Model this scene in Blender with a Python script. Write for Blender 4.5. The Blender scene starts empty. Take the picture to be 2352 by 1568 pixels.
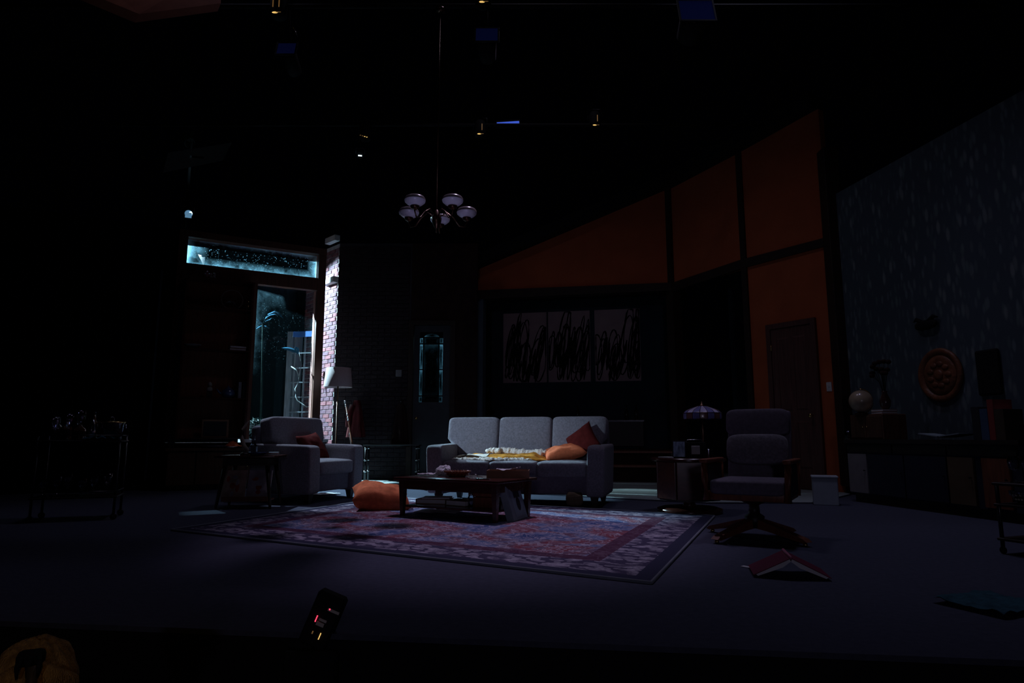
import bpy, bmesh, math, random
from mathutils import Vector, Matrix, noise as mnoise

S = bpy.context.scene
COL = S.collection
RND = random.Random(7)
PI = math.pi

# ------------------------------------------------------------------ camera
CAM_H = 0.72
F_PX, CX, CY, HOR = 1500.0, 1176.0, 784.0, 1005.0
PITCH = math.atan((HOR - CY) / F_PX)
cam_d = bpy.data.cameras.new('camera')
cam_d.sensor_width = 36.0
cam_d.lens = F_PX / 2352 * 36.0
cam_d.clip_start = 0.05
cam_d.clip_end = 200
cam = bpy.data.objects.new('camera', cam_d)
COL.objects.link(cam)
cam.location = (0, 0, CAM_H)
cam.rotation_euler = (PI / 2 + PITCH, 0, 0)
S.camera = cam

# ------------------------------------------------------------------ world, exposure
w = bpy.data.worlds.new('dark_theatre')
S.world = w
w.use_nodes = True
w.node_tree.nodes['Background'].inputs['Color'].default_value = (0.25, 0.32, 1.0, 1)
w.node_tree.nodes['Background'].inputs['Strength'].default_value = 0.0002
S.view_settings.view_transform = 'Standard'
S.view_settings.look = 'None'
S.view_settings.exposure = 0.0
S.view_settings.gamma = 1.0
S.view_settings.use_curve_mapping = False


# ------------------------------------------------------------------ lights
def spot(name, loc, target, power, color, size_deg, blend=0.3, radius=0.06):
    l = bpy.data.lights.new(name, 'SPOT')
    l.energy = power
    l.color = color
    l.spot_size = math.radians(size_deg)
    l.spot_blend = blend
    l.shadow_soft_size = radius
    o = bpy.data.objects.new(name, l)
    COL.objects.link(o)
    o.location = loc
    o.rotation_euler = (Vector(target) - Vector(loc)).to_track_quat('-Z', 'Y').to_euler()
    return o


# moonlight lamp outside the window, then an added fill for the transom frost (their housings and flags are built further down)
MOON = (-6.05, 11.86, 4.22)
TRANSOM_FILL = (-6.30, 12.10, 6.40)
spot('moon_lamp', MOON, (-3.45, 10.35, 2.0), 4800, (0.54, 0.85, 1.0), 72, 0.2, 0.004)
spot('transom_fill', TRANSOM_FILL, (-3.80, 10.0, 3.4), 4200, (0.50, 0.84, 1.0), 40, 0.2, 0.002)
# profile spots high in the left wing: one on the sofa, one on the armchair, one on the rug
SOFA_LAMP = Vector((-5.5, 5.0, 3.6))
spot('sofa_spot', SOFA_LAMP, (-0.30, 7.6, 0.74), 1150, (0.60, 0.80, 1.0), 19, 0.85, 0.002)
spot('armchair_spot', (-4.6, 9.2, 5.8), (-1.95, 7.55, 0.5), 1250, (0.64, 0.78, 1.0), 17, 0.4, 0.04)
# lavender down-light over the whole rug
spot('rug_spot', (0.2, 7.4, 6.8), (-0.25, 5.25, 0.0), 500, (0.78, 0.62, 1.0), 34, 0.8, 0.10)
# faint lavender front wash added low out of view as general fill
spot('front_wash', (-1.0, -7.0, 1.6), (1.1, 9.0, 2.0), 110, (0.74, 0.68, 1.0), 44, 1.0, 0.25)
# faint blue fills added over the stage floor to lift its dark areas
spot('stage_fill', (0.5, 7.2, 8.0), (0.5, 7.2, 0.0), 100, (0.70, 0.62, 0.85), 110, 1.0, 0.3)
spot('stage_fill_right', (2.8, 6.2, 7.5), (2.8, 5.2, 0.0), 150, (0.66, 0.64, 1.0), 62, 1.0, 0.3)
spot('stage_fill_left', (-3.2, 6.4, 7.5), (-3.0, 5.4, 0.0), 40, (0.62, 0.62, 1.0), 60, 1.0, 0.3)
# cool fill added inside the alcove to brighten the platform behind the sofa
spot('alcove_fill', (1.25, 11.75, 3.45), (1.65, 8.5, 0.0), 560, (0.62, 0.90, 1.0), 18, 0.5, 0.05)
# lavender fill added below the stage front to brighten the chandelier's underside
spot('chandelier_fill', (-0.4, 2.2, -0.15), (-0.72, 6.1, 2.95), 62, (0.58, 0.56, 1.0), 9, 0.6, 0.05)
# warm house light on the first audience row
spot('house_glow', (-0.1, -0.2, 1.7), (-1.3, 1.7, 0.1), 4.5, (1.0, 0.62, 0.22), 40, 0.8, 0.1)


# ------------------------------------------------------------------ pixel -> place
def ray(u, v):
    x, y = (u - CX) / F_PX, (CY - v) / F_PX
    s, c = math.sin(PITCH), math.cos(PITCH)
    return x, c - y * s, s + y * c


def at(u, v, Y):
    x, y, z = ray(u, v)
    return Vector((x * Y / y, Y, CAM_H + z * Y / y))


def gnd(u, v, z=0.0):
    x, y, r = ray(u, v)
    t = (z - CAM_H) / r
    return Vector((x * t, y * t, z))


# ------------------------------------------------------------------ materials
def nt(name):
    m = bpy.data.materials.new(name)
    m.use_nodes = True
    t = m.node_tree
    return m, t, t.nodes['Principled BSDF'], t.nodes['Material Output']


def mat(name, col, rough=0.6, metal=0.0, var=0.15, vscale=8.0, bump=0.0, bscale=60.0,
        stretch=None, spec=0.5, sheen=0.0, emit=None, estr=0.0, coat=0.0):
    m, t, b, out = nt(name)
    N, L = t.nodes, t.links
    tc = N.new('ShaderNodeTexCoord')
    mp = N.new('ShaderNodeMapping')
    L.new(tc.outputs['Object'], mp.inputs['Vector'])
    if stretch:
        mp.inputs['Scale'].default_value = stretch
    if var > 0:
        nz = N.new('ShaderNodeTexNoise')
        nz.inputs['Scale'].default_value = vscale
        nz.inputs['Detail'].default_value = 5
        L.new(mp.outputs['Vector'], nz.inputs['Vector'])
        cr = N.new('ShaderNodeValToRGB')
        cr.color_ramp.elements[0].position = 0.3
        cr.color_ramp.elements[1].position = 0.7
        cr.color_ramp.elements[0].color = tuple(c * (1 - var) for c in col) + (1,)
        cr.color_ramp.elements[1].color = tuple(min(1, c * (1 + var)) for c in col) + (1,)
        L.new(nz.outputs['Fac'], cr.inputs['Fac'])
        L.new(cr.outputs['Color'], b.inputs['Base Color'])
    else:
        b.inputs['Base Color'].default_value = tuple(col) + (1,)
    b.inputs['Roughness'].default_value = rough
    b.inputs['Metallic'].default_value = metal
    b.inputs['Specular IOR Level'].default_value = spec
    if sheen:
        b.inputs['Sheen Weight'].default_value = sheen
    if coat:
        b.inputs['Coat Weight'].default_value = coat
        b.inputs['Coat Roughness'].default_value = 0.1
    if bump > 0:
        n2 = N.new('ShaderNodeTexNoise')
        n2.inputs['Scale'].default_value = bscale
        n2.inputs['Detail'].default_value = 3
        L.new(mp.outputs['Vector'], n2.inputs['Vector'])
        bp = N.new('ShaderNodeBump')
        bp.inputs['Strength'].default_value = bump
        bp.inputs['Distance'].default_value = 0.01
        L.new(n2.outputs['Fac'], bp.inputs['Height'])
        L.new(bp.outputs['Normal'], b.inputs['Normal'])
    if emit:
        b.inputs['Emission Color'].default_value = tuple(emit) + (1,)
        b.inputs['Emission Strength'].default_value = estr
    return m


def glassy(name, col, rough=0.03, alpha=0.25):
    """thin clear glass: mostly see-through with sharp reflections"""
    m, t, b, out = nt(name)
    N, L = t.nodes, t.links
    tr = N.new('ShaderNodeBsdfTransparent')
    tr.inputs['Color'].default_value = tuple(col) + (1,)
    gl = N.new('ShaderNodeBsdfGlossy')
    gl.inputs['Roughness'].default_value = rough
    gl.inputs['Color'].default_value = (0.95, 0.97, 1, 1)
    fr = N.new('ShaderNodeFresnel')
    fr.inputs['IOR'].default_value = 1.5
    ma = N.new('ShaderNodeMath')
    ma.operation = 'ADD'
    ma.inputs[1].default_value = alpha
    L.new(fr.outputs['Fac'], ma.inputs[0])
    mx = N.new('ShaderNodeMixShader')
    L.new(ma.outputs[0], mx.inputs['Fac'])
    L.new(tr.outputs[0], mx.inputs[1])
    L.new(gl.outputs[0], mx.inputs[2])
    L.new(mx.outputs[0], out.inputs['Surface'])
    t.nodes.remove(b)
    return m


def frost_glass(name, edge_w, dens, tint=0.95):
    """window pane with sprayed-on frost that thickens towards its rim (UV runs 0..1)"""
    m, t, b, out = nt(name)
    N, L = t.nodes, t.links
    t.nodes.remove(b)

    def math_(op, a, bb=None, clamp=False):
        n = N.new('ShaderNodeMath')
        n.operation = op
        n.use_clamp = clamp
        for i, x in enumerate((a, bb)):
            if x is None:
                continue
            if isinstance(x, (int, float)):
                n.inputs[i].default_value = x
            else:
                L.new(x, n.inputs[i])
        return n.outputs[0]
    tc = N.new('ShaderNodeTexCoord')
    sp = N.new('ShaderNodeSeparateXYZ')
    L.new(tc.outputs['UV'], sp.inputs[0])
    ux, uy = sp.outputs['X'], sp.outputs['Y']
    cloud = N.new('ShaderNodeTexNoise')
    cloud.inputs['Scale'].default_value = 7
    cloud.inputs['Detail'].default_value = 6
    cloud.inputs['Roughness'].default_value = 0.65
    L.new(tc.outputs['Object'], cloud.inputs['Vector'])
    # rim density: left, bottom/top by parameters
    dl = math_('SUBTRACT', 1.0, math_('DIVIDE', ux, edge_w[0]), True)
    dr = math_('SUBTRACT', 1.0, math_('DIVIDE', math_('SUBTRACT', 1.0, ux), edge_w[1]), True)
    db = math_('SUBTRACT', 1.0, math_('DIVIDE', uy, edge_w[2]), True)
    dt = math_('SUBTRACT', 1.0, math_('DIVIDE', math_('SUBTRACT', 1.0, uy), edge_w[3]), True)
    rim = math_('MAXIMUM', math_('MAXIMUM', dl, dr), math_('MAXIMUM', db, dt))
    rim = math_('POWER', rim, 1.6)
    c2 = math_('MULTIPLY', math_('SUBTRACT', cloud.outputs['Fac'], 0.36), 2.6, True)
    hz = math_('POWER', math_('MULTIPLY', math_('SUBTRACT', uy, dens[1]), 1.0 / max(0.01, 1 - dens[1]), True), 0.8)
    soft = math_('MULTIPLY', math_('MULTIPLY', rim, hz), math_('ADD', math_('MULTIPLY', c2, 0.9), 0.06))
    soft = math_('ADD', soft, math_('MULTIPLY', math_('MULTIPLY', math_('POWER', rim, 5.0), hz), 0.8))
    spk = N.new('ShaderNodeTexVoronoi')
    spk.inputs['Scale'].default_value = 62
    L.new(tc.outputs['Object'], spk.inputs['Vector'])
    rr = N.new('ShaderNodeSeparateColor')
    L.new(spk.outputs['Color'], rr.inputs[0])
    dot = math_('LESS_THAN', spk.outputs['Distance'], math_('MULTIPLY', math_('POWER', rr.outputs[0], 3.0), 0.42))
    up = math_('POWER', math_('MULTIPLY', math_('SUBTRACT', uy, dens[1]), 1.0 / max(0.01, 1 - dens[1]), True), 0.6)
    thr = math_('ADD', math_('MULTIPLY', c2, 0.5), math_('MULTIPLY', soft, 0.6))
    dots = math_('MULTIPLY', math_('MULTIPLY', dot, up), math_('MULTIPLY', thr, dens[0]))
    fac = math_('MULTIPLY', math_('ADD', math_('MULTIPLY', soft, dens[2]), dots), 1.0, True)
    fac = math_('MINIMUM', fac, 0.9)
    fac = math_('MAXIMUM', fac, 0.0006)
    tr = N.new('ShaderNodeBsdfTransparent')
    tr.inputs['Color'].default_value = (0.96 * tint, tint, 1.03 * tint, 1)
    tl = N.new('ShaderNodeBsdfTranslucent')
    tl.inputs['Color'].default_value = (0.42, 0.78, 0.95, 1)
    df = N.new('ShaderNodeBsdfDiffuse')
    df.inputs['Color'].default_value = (0.7, 0.75, 0.8, 1)
    m1 = N.new('ShaderNodeMixShader')
    m1.inputs['Fac'].default_value = 0.15
    L.new(tl.outputs[0], m1.inputs[1])
    L.new(df.outputs[0], m1.inputs[2])
    m2 = N.new('ShaderNodeMixShader')
    L.new(fac, m2.inputs['Fac'])
    L.new(tr.outputs[0], m2.inputs[1])
    L.new(m1.outputs[0], m2.inputs[2])
    gl = N.new('ShaderNodeBsdfGlossy')
    gl.inputs['Roughness'].default_value = 0.02
    m3 = N.new('ShaderNodeMixShader')
    m3.inputs['Fac'].default_value = 0.04
    L.new(m2.outputs[0], m3.inputs[1])
    L.new(gl.outputs[0], m3.inputs[2])
    L.new(m3.outputs[0], out.inputs['Surface'])
    return m


def rug_material():
    m, t, b, out = nt('persian_rug')
    N, L = t.nodes, t.links

    def math_(op, a, bb=None, clamp=False):
        n = N.new('ShaderNodeMath')
        n.operation = op
        n.use_clamp = clamp
        for i, x in enumerate((a, bb)):
            if x is None:
                continue
            if isinstance(x, (int, float)):
                n.inputs[i].default_value = x
            else:
                L.new(x, n.inputs[i])
        return n.outputs[0]

    def mixc(f, a, c):
        n = N.new('ShaderNodeMix')
        n.data_type = 'RGBA'
        for i, x in ((0, f), (6, a), (7, c)):
            if isinstance(x, (int, float)):
                n.inputs[i].default_value = x
            elif isinstance(x, tuple):
                n.inputs[i].default_value = x + (1,)
            else:
                L.new(x, n.inputs[i])
        return n.outputs[2]
    tc = N.new('ShaderNodeTexCoord')
    sp = N.new('ShaderNodeSeparateXYZ')
    L.new(tc.outputs['UV'], sp.inputs[0])
    x, y = sp.outputs['X'], sp.outputs['Y']
    # fields of colour
    nz = N.new('ShaderNodeTexNoise')
    nz.inputs['Scale'].default_value = 1.9
    nz.inputs['Detail'].default_value = 7
    nz.inputs['Distortion'].default_value = 1.2
    L.new(tc.outputs['UV'], nz.inputs['Vector'])
    cr = N.new('ShaderNodeValToRGB')
    cr.color_ramp.interpolation = 'EASE'
    e = cr.color_ramp.elements
    e[0].position, e[0].color = 0.30, (0.045, 0.075, 0.19, 1)
    e[1].position, e[1].color = 0.72, (0.20, 0.028, 0.045, 1)
    for p, c in ((0.42, (0.11, 0.15, 0.28, 1)), (0.50, (0.13, 0.085, 0.13, 1)), (0.58, (0.20, 0.05, 0.07, 1)), (0.64, (0.16, 0.08, 0.12, 1))):
        k = e.new(p)
        k.color = c
    L.new(nz.outputs['Fac'], cr.inputs['Fac'])
    # fine floral drawing, pale on the ground
    wv = N.new('ShaderNodeTexNoise')
    wv.inputs['Scale'].default_value = 4
    L.new(tc.outputs['UV'], wv.inputs['Vector'])
    wadd = N.new('ShaderNodeVectorMath')
    wadd.operation = 'MULTIPLY_ADD'
    L.new(wv.outputs['Color'], wadd.inputs[0])
    wadd.inputs[1].default_value = (0.25, 0.25, 0.25)
    L.new(tc.outputs['UV'], wadd.inputs[2])
    v1 = N.new('ShaderNodeTexVoronoi')
    v1.feature = 'DISTANCE_TO_EDGE'
    v1.inputs['Scale'].default_value = 11
    L.new(wadd.outputs[0], v1.inputs['Vector'])
    v2 = N.new('ShaderNodeTexVoronoi')
    v2.inputs['Scale'].default_value = 23
    L.new(wadd.outputs[0], v2.inputs['Vector'])
    line = math_('LESS_THAN', v1.outputs['Distance'], 0.055)
    petal = math_('LESS_THAN', math_('ABSOLUTE', math_('SUBTRACT', v2.outputs['Distance'], 0.30)), 0.13)
    n3 = N.new('ShaderNodeTexNoise')
    n3.inputs['Scale'].default_value = 7.5
    n3.inputs['Detail'].default_value = 8
    n3.inputs['Roughness'].default_value = 0.75
    L.new(tc.outputs['UV'], n3.inputs['Vector'])
    wear = math_('MULTIPLY', math_('SUBTRACT', n3.outputs['Fac'], 0.40), 5.5, True)
    pale = math_('MULTIPLY', math_('MAXIMUM', line, petal), wear, True)
    field = mixc(math_('MULTIPLY', pale, 0.85), cr.outputs['Color'], (0.42, 0.38, 0.45))
    # borders: pale band with dark blocks
    HX, HY = RUG_L / 2, RUG_W / 2
    ex = math_('SUBTRACT', HX, math_('ABSOLUTE', math_('SUBTRACT', x, HX)))
    ey = math_('SUBTRACT', HY, math_('ABSOLUTE', math_('SUBTRACT', y, HY)))
    ed = math_('MINIMUM', ex, ey)
    band = math_('MULTIPLY', math_('GREATER_THAN', ed, 0.10), math_('LESS_THAN', ed, 0.38))
    outer = math_('LESS_THAN', ed, 0.10)
    dark_in = math_('MULTIPLY', math_('GREATER_THAN', ed, 0.38), math_('LESS_THAN', ed, 0.50))
    v3 = N.new('ShaderNodeTexVoronoi')
    v3.inputs['Scale'].default_value = 16
    mp3 = N.new('ShaderNodeMapping')
    mp3.inputs['Scale'].default_value = (0.7, 1.3, 1)
    L.new(tc.outputs['UV'], mp3.inputs['Vector'])
    L.new(mp3.outputs[0], v3.inputs['Vector'])
    blk = math_('LESS_THAN', v3.outputs['Distance'], 0.56)
    bcol = mixc(math_('MULTIPLY', blk, math_('ADD', math_('MULTIPLY', wear, 0.85), 0.08)), (0.060, 0.050, 0.095), (0.38, 0.35, 0.42))
    c = mixc(band, field, bcol)
    dcol = mixc(math_('MULTIPLY', pale, 0.25), (0.08, 0.03, 0.06), (0.3, 0.22, 0.28))
    c = mixc(dark_in, c, dcol)
    c = mixc(outer, c, (0.035, 0.036, 0.07))
    L.new(c, b.inputs['Base Color'])
    b.inputs['Roughness'].default_value = 0.95
    b.inputs['Specular IOR Level'].default_value = 0.1
    bp = N.new('ShaderNodeBump')
    bp.inputs['Strength'].default_value = 0.6
    bp.inputs['Distance'].default_value = 0.01
    n4 = N.new('ShaderNodeTexNoise')
    n4.inputs['Scale'].default_value = 70
    L.new(tc.outputs['UV'], n4.inputs['Vector'])
    L.new(n4.outputs['Fac'], bp.inputs['Height'])
    L.new(bp.outputs['Normal'], b.inputs['Normal'])
    return m


def wallpaper_material():
    m, t, b, out = nt('leaf_wallpaper')
    N, L = t.nodes, t.links
    tc = N.new('ShaderNodeTexCoord')
    last = None
    base = (0.060, 0.085, 0.105, 1)
    for rot, sc, off, colr in ((0.5, 9, 0.0, (0.14, 0.18, 0.20, 1)), (-0.65, 8, 3.1, (0.12, 0.17, 0.17, 1)), (1.2, 7, 7.7, (0.20, 0.235, 0.235, 1))):
        mp = N.new('ShaderNodeMapping')
        mp.inputs['Rotation'].default_value = (rot, 0, 0)
        mp.inputs['Location'].default_value = (off, off, off)
        mp.inputs['Scale'].default_value = (0.3, 1.0, 0.32)
        L.new(tc.outputs['Object'], mp.inputs['Vector'])
        v = N.new('ShaderNodeTexVoronoi')
        v.inputs['Scale'].default_value = sc * 1.7
        L.new(mp.outputs[0], v.inputs['Vector'])
        cr = N.new('ShaderNodeValToRGB')
        cr.color_ramp.elements[0].position = 0.18
        cr.color_ramp.elements[0].color = (1, 1, 1, 1)
        cr.color_ramp.elements[1].position = 0.36
        cr.color_ramp.elements[1].color = (0, 0, 0, 1)
        L.new(v.outputs['Distance'], cr.inputs['Fac'])
        sc_ = N.new('ShaderNodeSeparateColor')
        L.new(v.outputs['Color'], sc_.inputs[0])
        ml = N.new('ShaderNodeMath')
        ml.operation = 'MULTIPLY'
        L.new(cr.outputs['Color'], ml.inputs[0])
        L.new(sc_.outputs[1], ml.inputs[1])
        mx = N.new('ShaderNodeMix')
        mx.data_type = 'RGBA'
        L.new(ml.outputs[0], mx.inputs[0])
        if last is None:
            mx.inputs[6].default_value = base
        else:
            L.new(last, mx.inputs[6])
        mx.inputs[7].default_value = colr
        last = mx.outputs[2]
    L.new(last, b.inputs['Base Color'])
    b.inputs['Roughness'].default_value = 0.75
    return m


M = {}


def build_materials():
    M['floor'] = mat('stage_carpet', (0.070, 0.076, 0.112), 0.95, var=0.12, vscale=30, bump=0.4, bscale=300, spec=0.1)
    M['platform'] = mat('platform_paint', (0.30, 0.36, 0.36), 0.85, var=0.08, vscale=20, bump=0.15, bscale=120, spec=0.2)
    M['black'] = mat('matte_black', (0.008, 0.008, 0.009), 0.8, var=0.1, spec=0.2)
    M['drape'] = mat('dark_teal_drape', (0.0035, 0.0075, 0.009), 1.0, var=0.3, vscale=3, stretch=(6, 6, 0.4), spec=0.0)
    M['house'] = mat('audience_floor', (0.012, 0.012, 0.014), 0.95, var=0.1, spec=0.1)
    M['orange'] = mat('orange_plaster', (0.46, 0.110, 0.042), 0.9, var=0.10, vscale=2.5, bump=0.25, bscale=90, spec=0.15)
    M['alcove'] = mat('dark_teal_paint', (0.035, 0.055, 0.075), 0.85, var=0.15, vscale=3, spec=0.2)
    M['beam'] = mat('dark_beam_wood', (0.030, 0.016, 0.012), 0.6, var=0.3, vscale=6, stretch=(1, 1, 8), spec=0.3)
    M['frame'] = mat('window_frame_wood', (0.14, 0.055, 0.035), 0.5, var=0.25, vscale=5, stretch=(8, 8, 0.8), spec=0.4)
    M['jamb'] = mat('painted_jamb', (0.88, 0.45, 0.38), 0.6, var=0.12, vscale=5, stretch=(20, 20, 0.8), spec=0.3)
    M['brick'] = mat('red_brick', (0.185, 0.10, 0.125), 0.85, var=0.55, vscale=3.5, bump=0.9, bscale=30, spec=0.2)
    M['brick2'] = mat('plum_brick', (0.15, 0.085, 0.115), 0.85, var=0.5, vscale=4.5, bump=0.9, bscale=30, spec=0.2)
    M['brick3'] = mat('bright_red_brick', (0.24, 0.10, 0.115), 0.85, var=0.45, vscale=4.0, bump=0.9, bscale=30, spec=0.2)
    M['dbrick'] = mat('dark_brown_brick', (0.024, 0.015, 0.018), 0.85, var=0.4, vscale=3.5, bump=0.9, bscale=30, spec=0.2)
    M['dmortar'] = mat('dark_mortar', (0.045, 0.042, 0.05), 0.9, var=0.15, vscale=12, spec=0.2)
    M['mortar'] = mat('pale_mortar', (0.62, 0.62, 0.64), 0.9, var=0.15, vscale=12, bump=0.3, spec=0.2)
    M['white'] = mat('white_paint', (0.75, 0.75, 0.76), 0.6, var=0.05, spec=0.3)
    M['paper'] = mat('paper', (0.70, 0.70, 0.72), 0.8, var=0.06, spec=0.2)
    M['fabric'] = mat('grey_upholstery', (0.215, 0.200, 0.235), 0.95, var=0.22, vscale=55, bump=0.5, bscale=350, spec=0.1, sheen=0.15)
    M['fabric2'] = mat('grey_upholstery_side', (0.17, 0.15, 0.19), 0.95, var=0.15, vscale=40, bump=0.4, bscale=350, spec=0.1)
    M['legwood'] = mat('dark_leg_wood', (0.020, 0.011, 0.009), 0.45, var=0.2, vscale=9, spec=0.4)
    M['mahog'] = mat('mahogany', (0.060, 0.018, 0.013), 0.22, var=0.35, vscale=4, stretch=(1, 9, 9), spec=0.5)
    M['walnut'] = mat('walnut', (0.095, 0.042, 0.022), 0.4, var=0.35, vscale=5, stretch=(9, 9, 1), spec=0.4)
    M['redwood'] = mat('red_brown_wood', (0.18, 0.055, 0.025), 0.45, var=0.3, vscale=5, stretch=(8, 8, 1), spec=0.4)
    M['doorwood'] = mat('dark_door_wood', (0.115, 0.048, 0.040), 0.5, var=0.3, vscale=4, stretch=(10, 10, 0.7), spec=0.35)
    M['orangecloth'] = mat('orange_cushion_cloth', (0.62, 0.15, 0.065), 0.9, var=0.18, vscale=25, bump=0.4, bscale=200, spec=0.1)
    M['redcloth'] = mat('dark_red_cushion_cloth', (0.095, 0.012, 0.011), 0.9, var=0.2, vscale=20, bump=0.4, bscale=200, spec=0.1)
    M['ochre'] = mat('ochre_blanket', (0.62, 0.27, 0.045), 0.95, var=0.25, vscale=25, bump=0.6, bscale=150, spec=0.05)
    M['fleece'] = mat('white_fleece', (0.92, 0.82, 0.74), 0.98, var=0.15, vscale=60, bump=1.0, bscale=110, spec=0.05)
    M['amber'] = mat('amber_glass', (0.20, 0.055, 0.02), 0.06, var=0.2, spec=1.0, coat=1.0)
    M['glass'] = glassy('clear_glass', (0.92, 0.95, 1.0), alpha=0.03)
    M['bottle'] = mat('dark_bottle_glass', (0.02, 0.018, 0.02), 0.05, var=0.2, spec=0.9, coat=1.0)
    M['brownbottle'] = mat('brown_bottle_glass', (0.09, 0.035, 0.012), 0.08, var=0.2, spec=0.9, coat=1.0)
    M['gold'] = mat('brass', (0.75, 0.52, 0.20), 0.25, metal=1.0, var=0.1)
    M['steel'] = mat('polished_steel', (0.65, 0.66, 0.68), 0.2, metal=1.0, var=0.05)
    M['darksteel'] = mat('dark_metal', (0.05, 0.05, 0.055), 0.3, metal=0.9, var=0.1)
    M['tealcloth'] = mat('teal_cloth', (0.03, 0.09, 0.12), 0.9, var=0.3, vscale=30, spec=0.1)
    M['shade'] = mat('lamp_shade_linen', (0.62, 0.52, 0.52), 0.9, var=0.06, vscale=60, spec=0.1)
    M['milk'] = mat('milk_glass', (0.86, 0.84, 1.0), 0.3, var=0.04, spec=0.5)
    M['milk2'] = mat('dark_glass_rim', (0.16, 0.14, 0.14), 0.25, var=0.1, spec=0.4)
    M['bronze'] = mat('aged_bronze', (0.10, 0.055, 0.035), 0.3, metal=0.9, var=0.2)
    M['globe_blue'] = mat('globe_paper', (0.42, 0.33, 0.22), 0.35, var=0.35, vscale=5, spec=0.5, coat=0.6)
    M['tancard'] = mat('tan_cardboard', (0.30, 0.17, 0.11), 0.85, var=0.15, spec=0.15)
    M['bluebox'] = mat('blue_grey_box', (0.24, 0.31, 0.35), 0.6, var=0.15, vscale=6, spec=0.3)
    M['inkbox'] = mat('black_print', (0.018, 0.020, 0.028), 0.6, var=0.1)
    M['magenta'] = mat('magenta_cover', (0.13, 0.010, 0.038), 0.55, var=0.12, spec=0.3)
    M['leaf'] = mat('pale_teal_leaf', (0.020, 0.090, 0.150), 0.95, var=0.25, vscale=14, spec=0.02)
    M['darkleaf'] = mat('dark_leaf', (0.012, 0.025, 0.022), 0.95, var=0.4, vscale=12, spec=0.02)
    M['greywood'] = mat('weathered_grey_wood', (0.22, 0.26, 0.29), 0.75, var=0.25, vscale=6, stretch=(10, 10, 1), spec=0.2)
    M['vine'] = mat('vine_bark', (0.22, 0.25, 0.25), 0.8, var=0.2)
    M['red'] = mat('red_cloth', (0.085, 0.005, 0.007), 0.7, var=0.25, vscale=6, spec=0.3)
    M['browncloth'] = mat('brown_cloth', (0.030, 0.015, 0.013), 0.9, var=0.3, vscale=6, spec=0.1)
    M['ochrepanel'] = mat('ochre_panel', (0.12, 0.085, 0.05), 0.7, var=0.15, vscale=6, spec=0.2)
    M['navy'] = mat('navy_panel', (0.020, 0.024, 0.042), 0.6, var=0.15, spec=0.3)
    M['greypanel'] = mat('grey_panel', (0.22, 0.21, 0.22), 0.7, var=0.1, spec=0.2)
    M['hair'] = mat('golden_hair', (0.42, 0.24, 0.06), 0.5, var=0.45, vscale=9, stretch=(6, 6, 1.5), bump=0.8, bscale=60, spec=0.4)
    M['skin'] = mat('skin', (0.42, 0.22, 0.14), 0.6, var=0.08, spec=0.3)
    M['coat'] = mat('dark_jumper', (0.02, 0.02, 0.024), 0.9, var=0.2, spec=0.1)
    M['soffit'] = mat('brown_soffit', (0.55, 0.17, 0.075), 0.85, var=0.12, spec=0.1)
    M['bluegel'] = mat('blue_gel', (0.012, 0.02, 0.07), 1.0, var=0.1, spec=0.0, emit=(0.06, 0.11, 0.8), estr=0.012)
    M['bluebar'] = mat('lit_blue_gel', (0.1, 0.2, 0.7), 0.5, var=0.0, emit=(0.06, 0.14, 0.85), estr=0.62)
    M['warmslit'] = mat('lamp_light_slit', (0.8, 0.6, 0.3), 0.4, var=0.0, emit=(1.0, 0.62, 0.18), estr=0.85)
    M['dimslit'] = mat('dim_lamp_slit', (0.8, 0.6, 0.3), 0.4, var=0.0, emit=(1.0, 0.50, 0.15), estr=0.10)
    M['coollens'] = mat('lit_cool_lens', (0.8, 0.9, 1), 0.4, var=0.0, emit=(0.75, 0.92, 1.0), estr=1.6)
    M['coolglow'] = mat('cool_lamp_glow_dim', (0.3, 0.5, 0.7), 0.4, var=0.0, emit=(0.14, 0.32, 0.50), estr=0.5)
    M['led'] = mat('red_led', (0.8, 0.05, 0.05), 0.4, var=0.0, emit=(1.0, 0.06, 0.13), estr=1.4)
    M['labelgrey'] = mat('grey_label_plate', (0.60, 0.55, 0.48), 0.7, var=0.1)
    M['canvas'] = mat('primed_canvas', (0.62, 0.42, 0.42), 0.9, var=0.10, vscale=3, spec=0.1)
    M['stroke'] = mat('black_brush_stroke', (0.006, 0.006, 0.008), 0.7, var=0.2, spec=0.1)
    M['cover1'] = mat('watercolour_cover', (0.45, 0.30, 0.24), 0.5, var=0.5, vscale=7, spec=0.3)
    M['cover2'] = mat('pale_watercolour_cover', (0.42, 0.36, 0.40), 0.5, var=0.45, vscale=6, spec=0.3)
    M['redink'] = mat('red_print', (0.40, 0.07, 0.045), 0.5, var=0.4, vscale=9)
    M['rosewood'] = mat('carved_rosewood', (0.20, 0.075, 0.035), 0.45, var=0.35, vscale=9, bump=0.8, bscale=25, spec=0.4)


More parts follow.
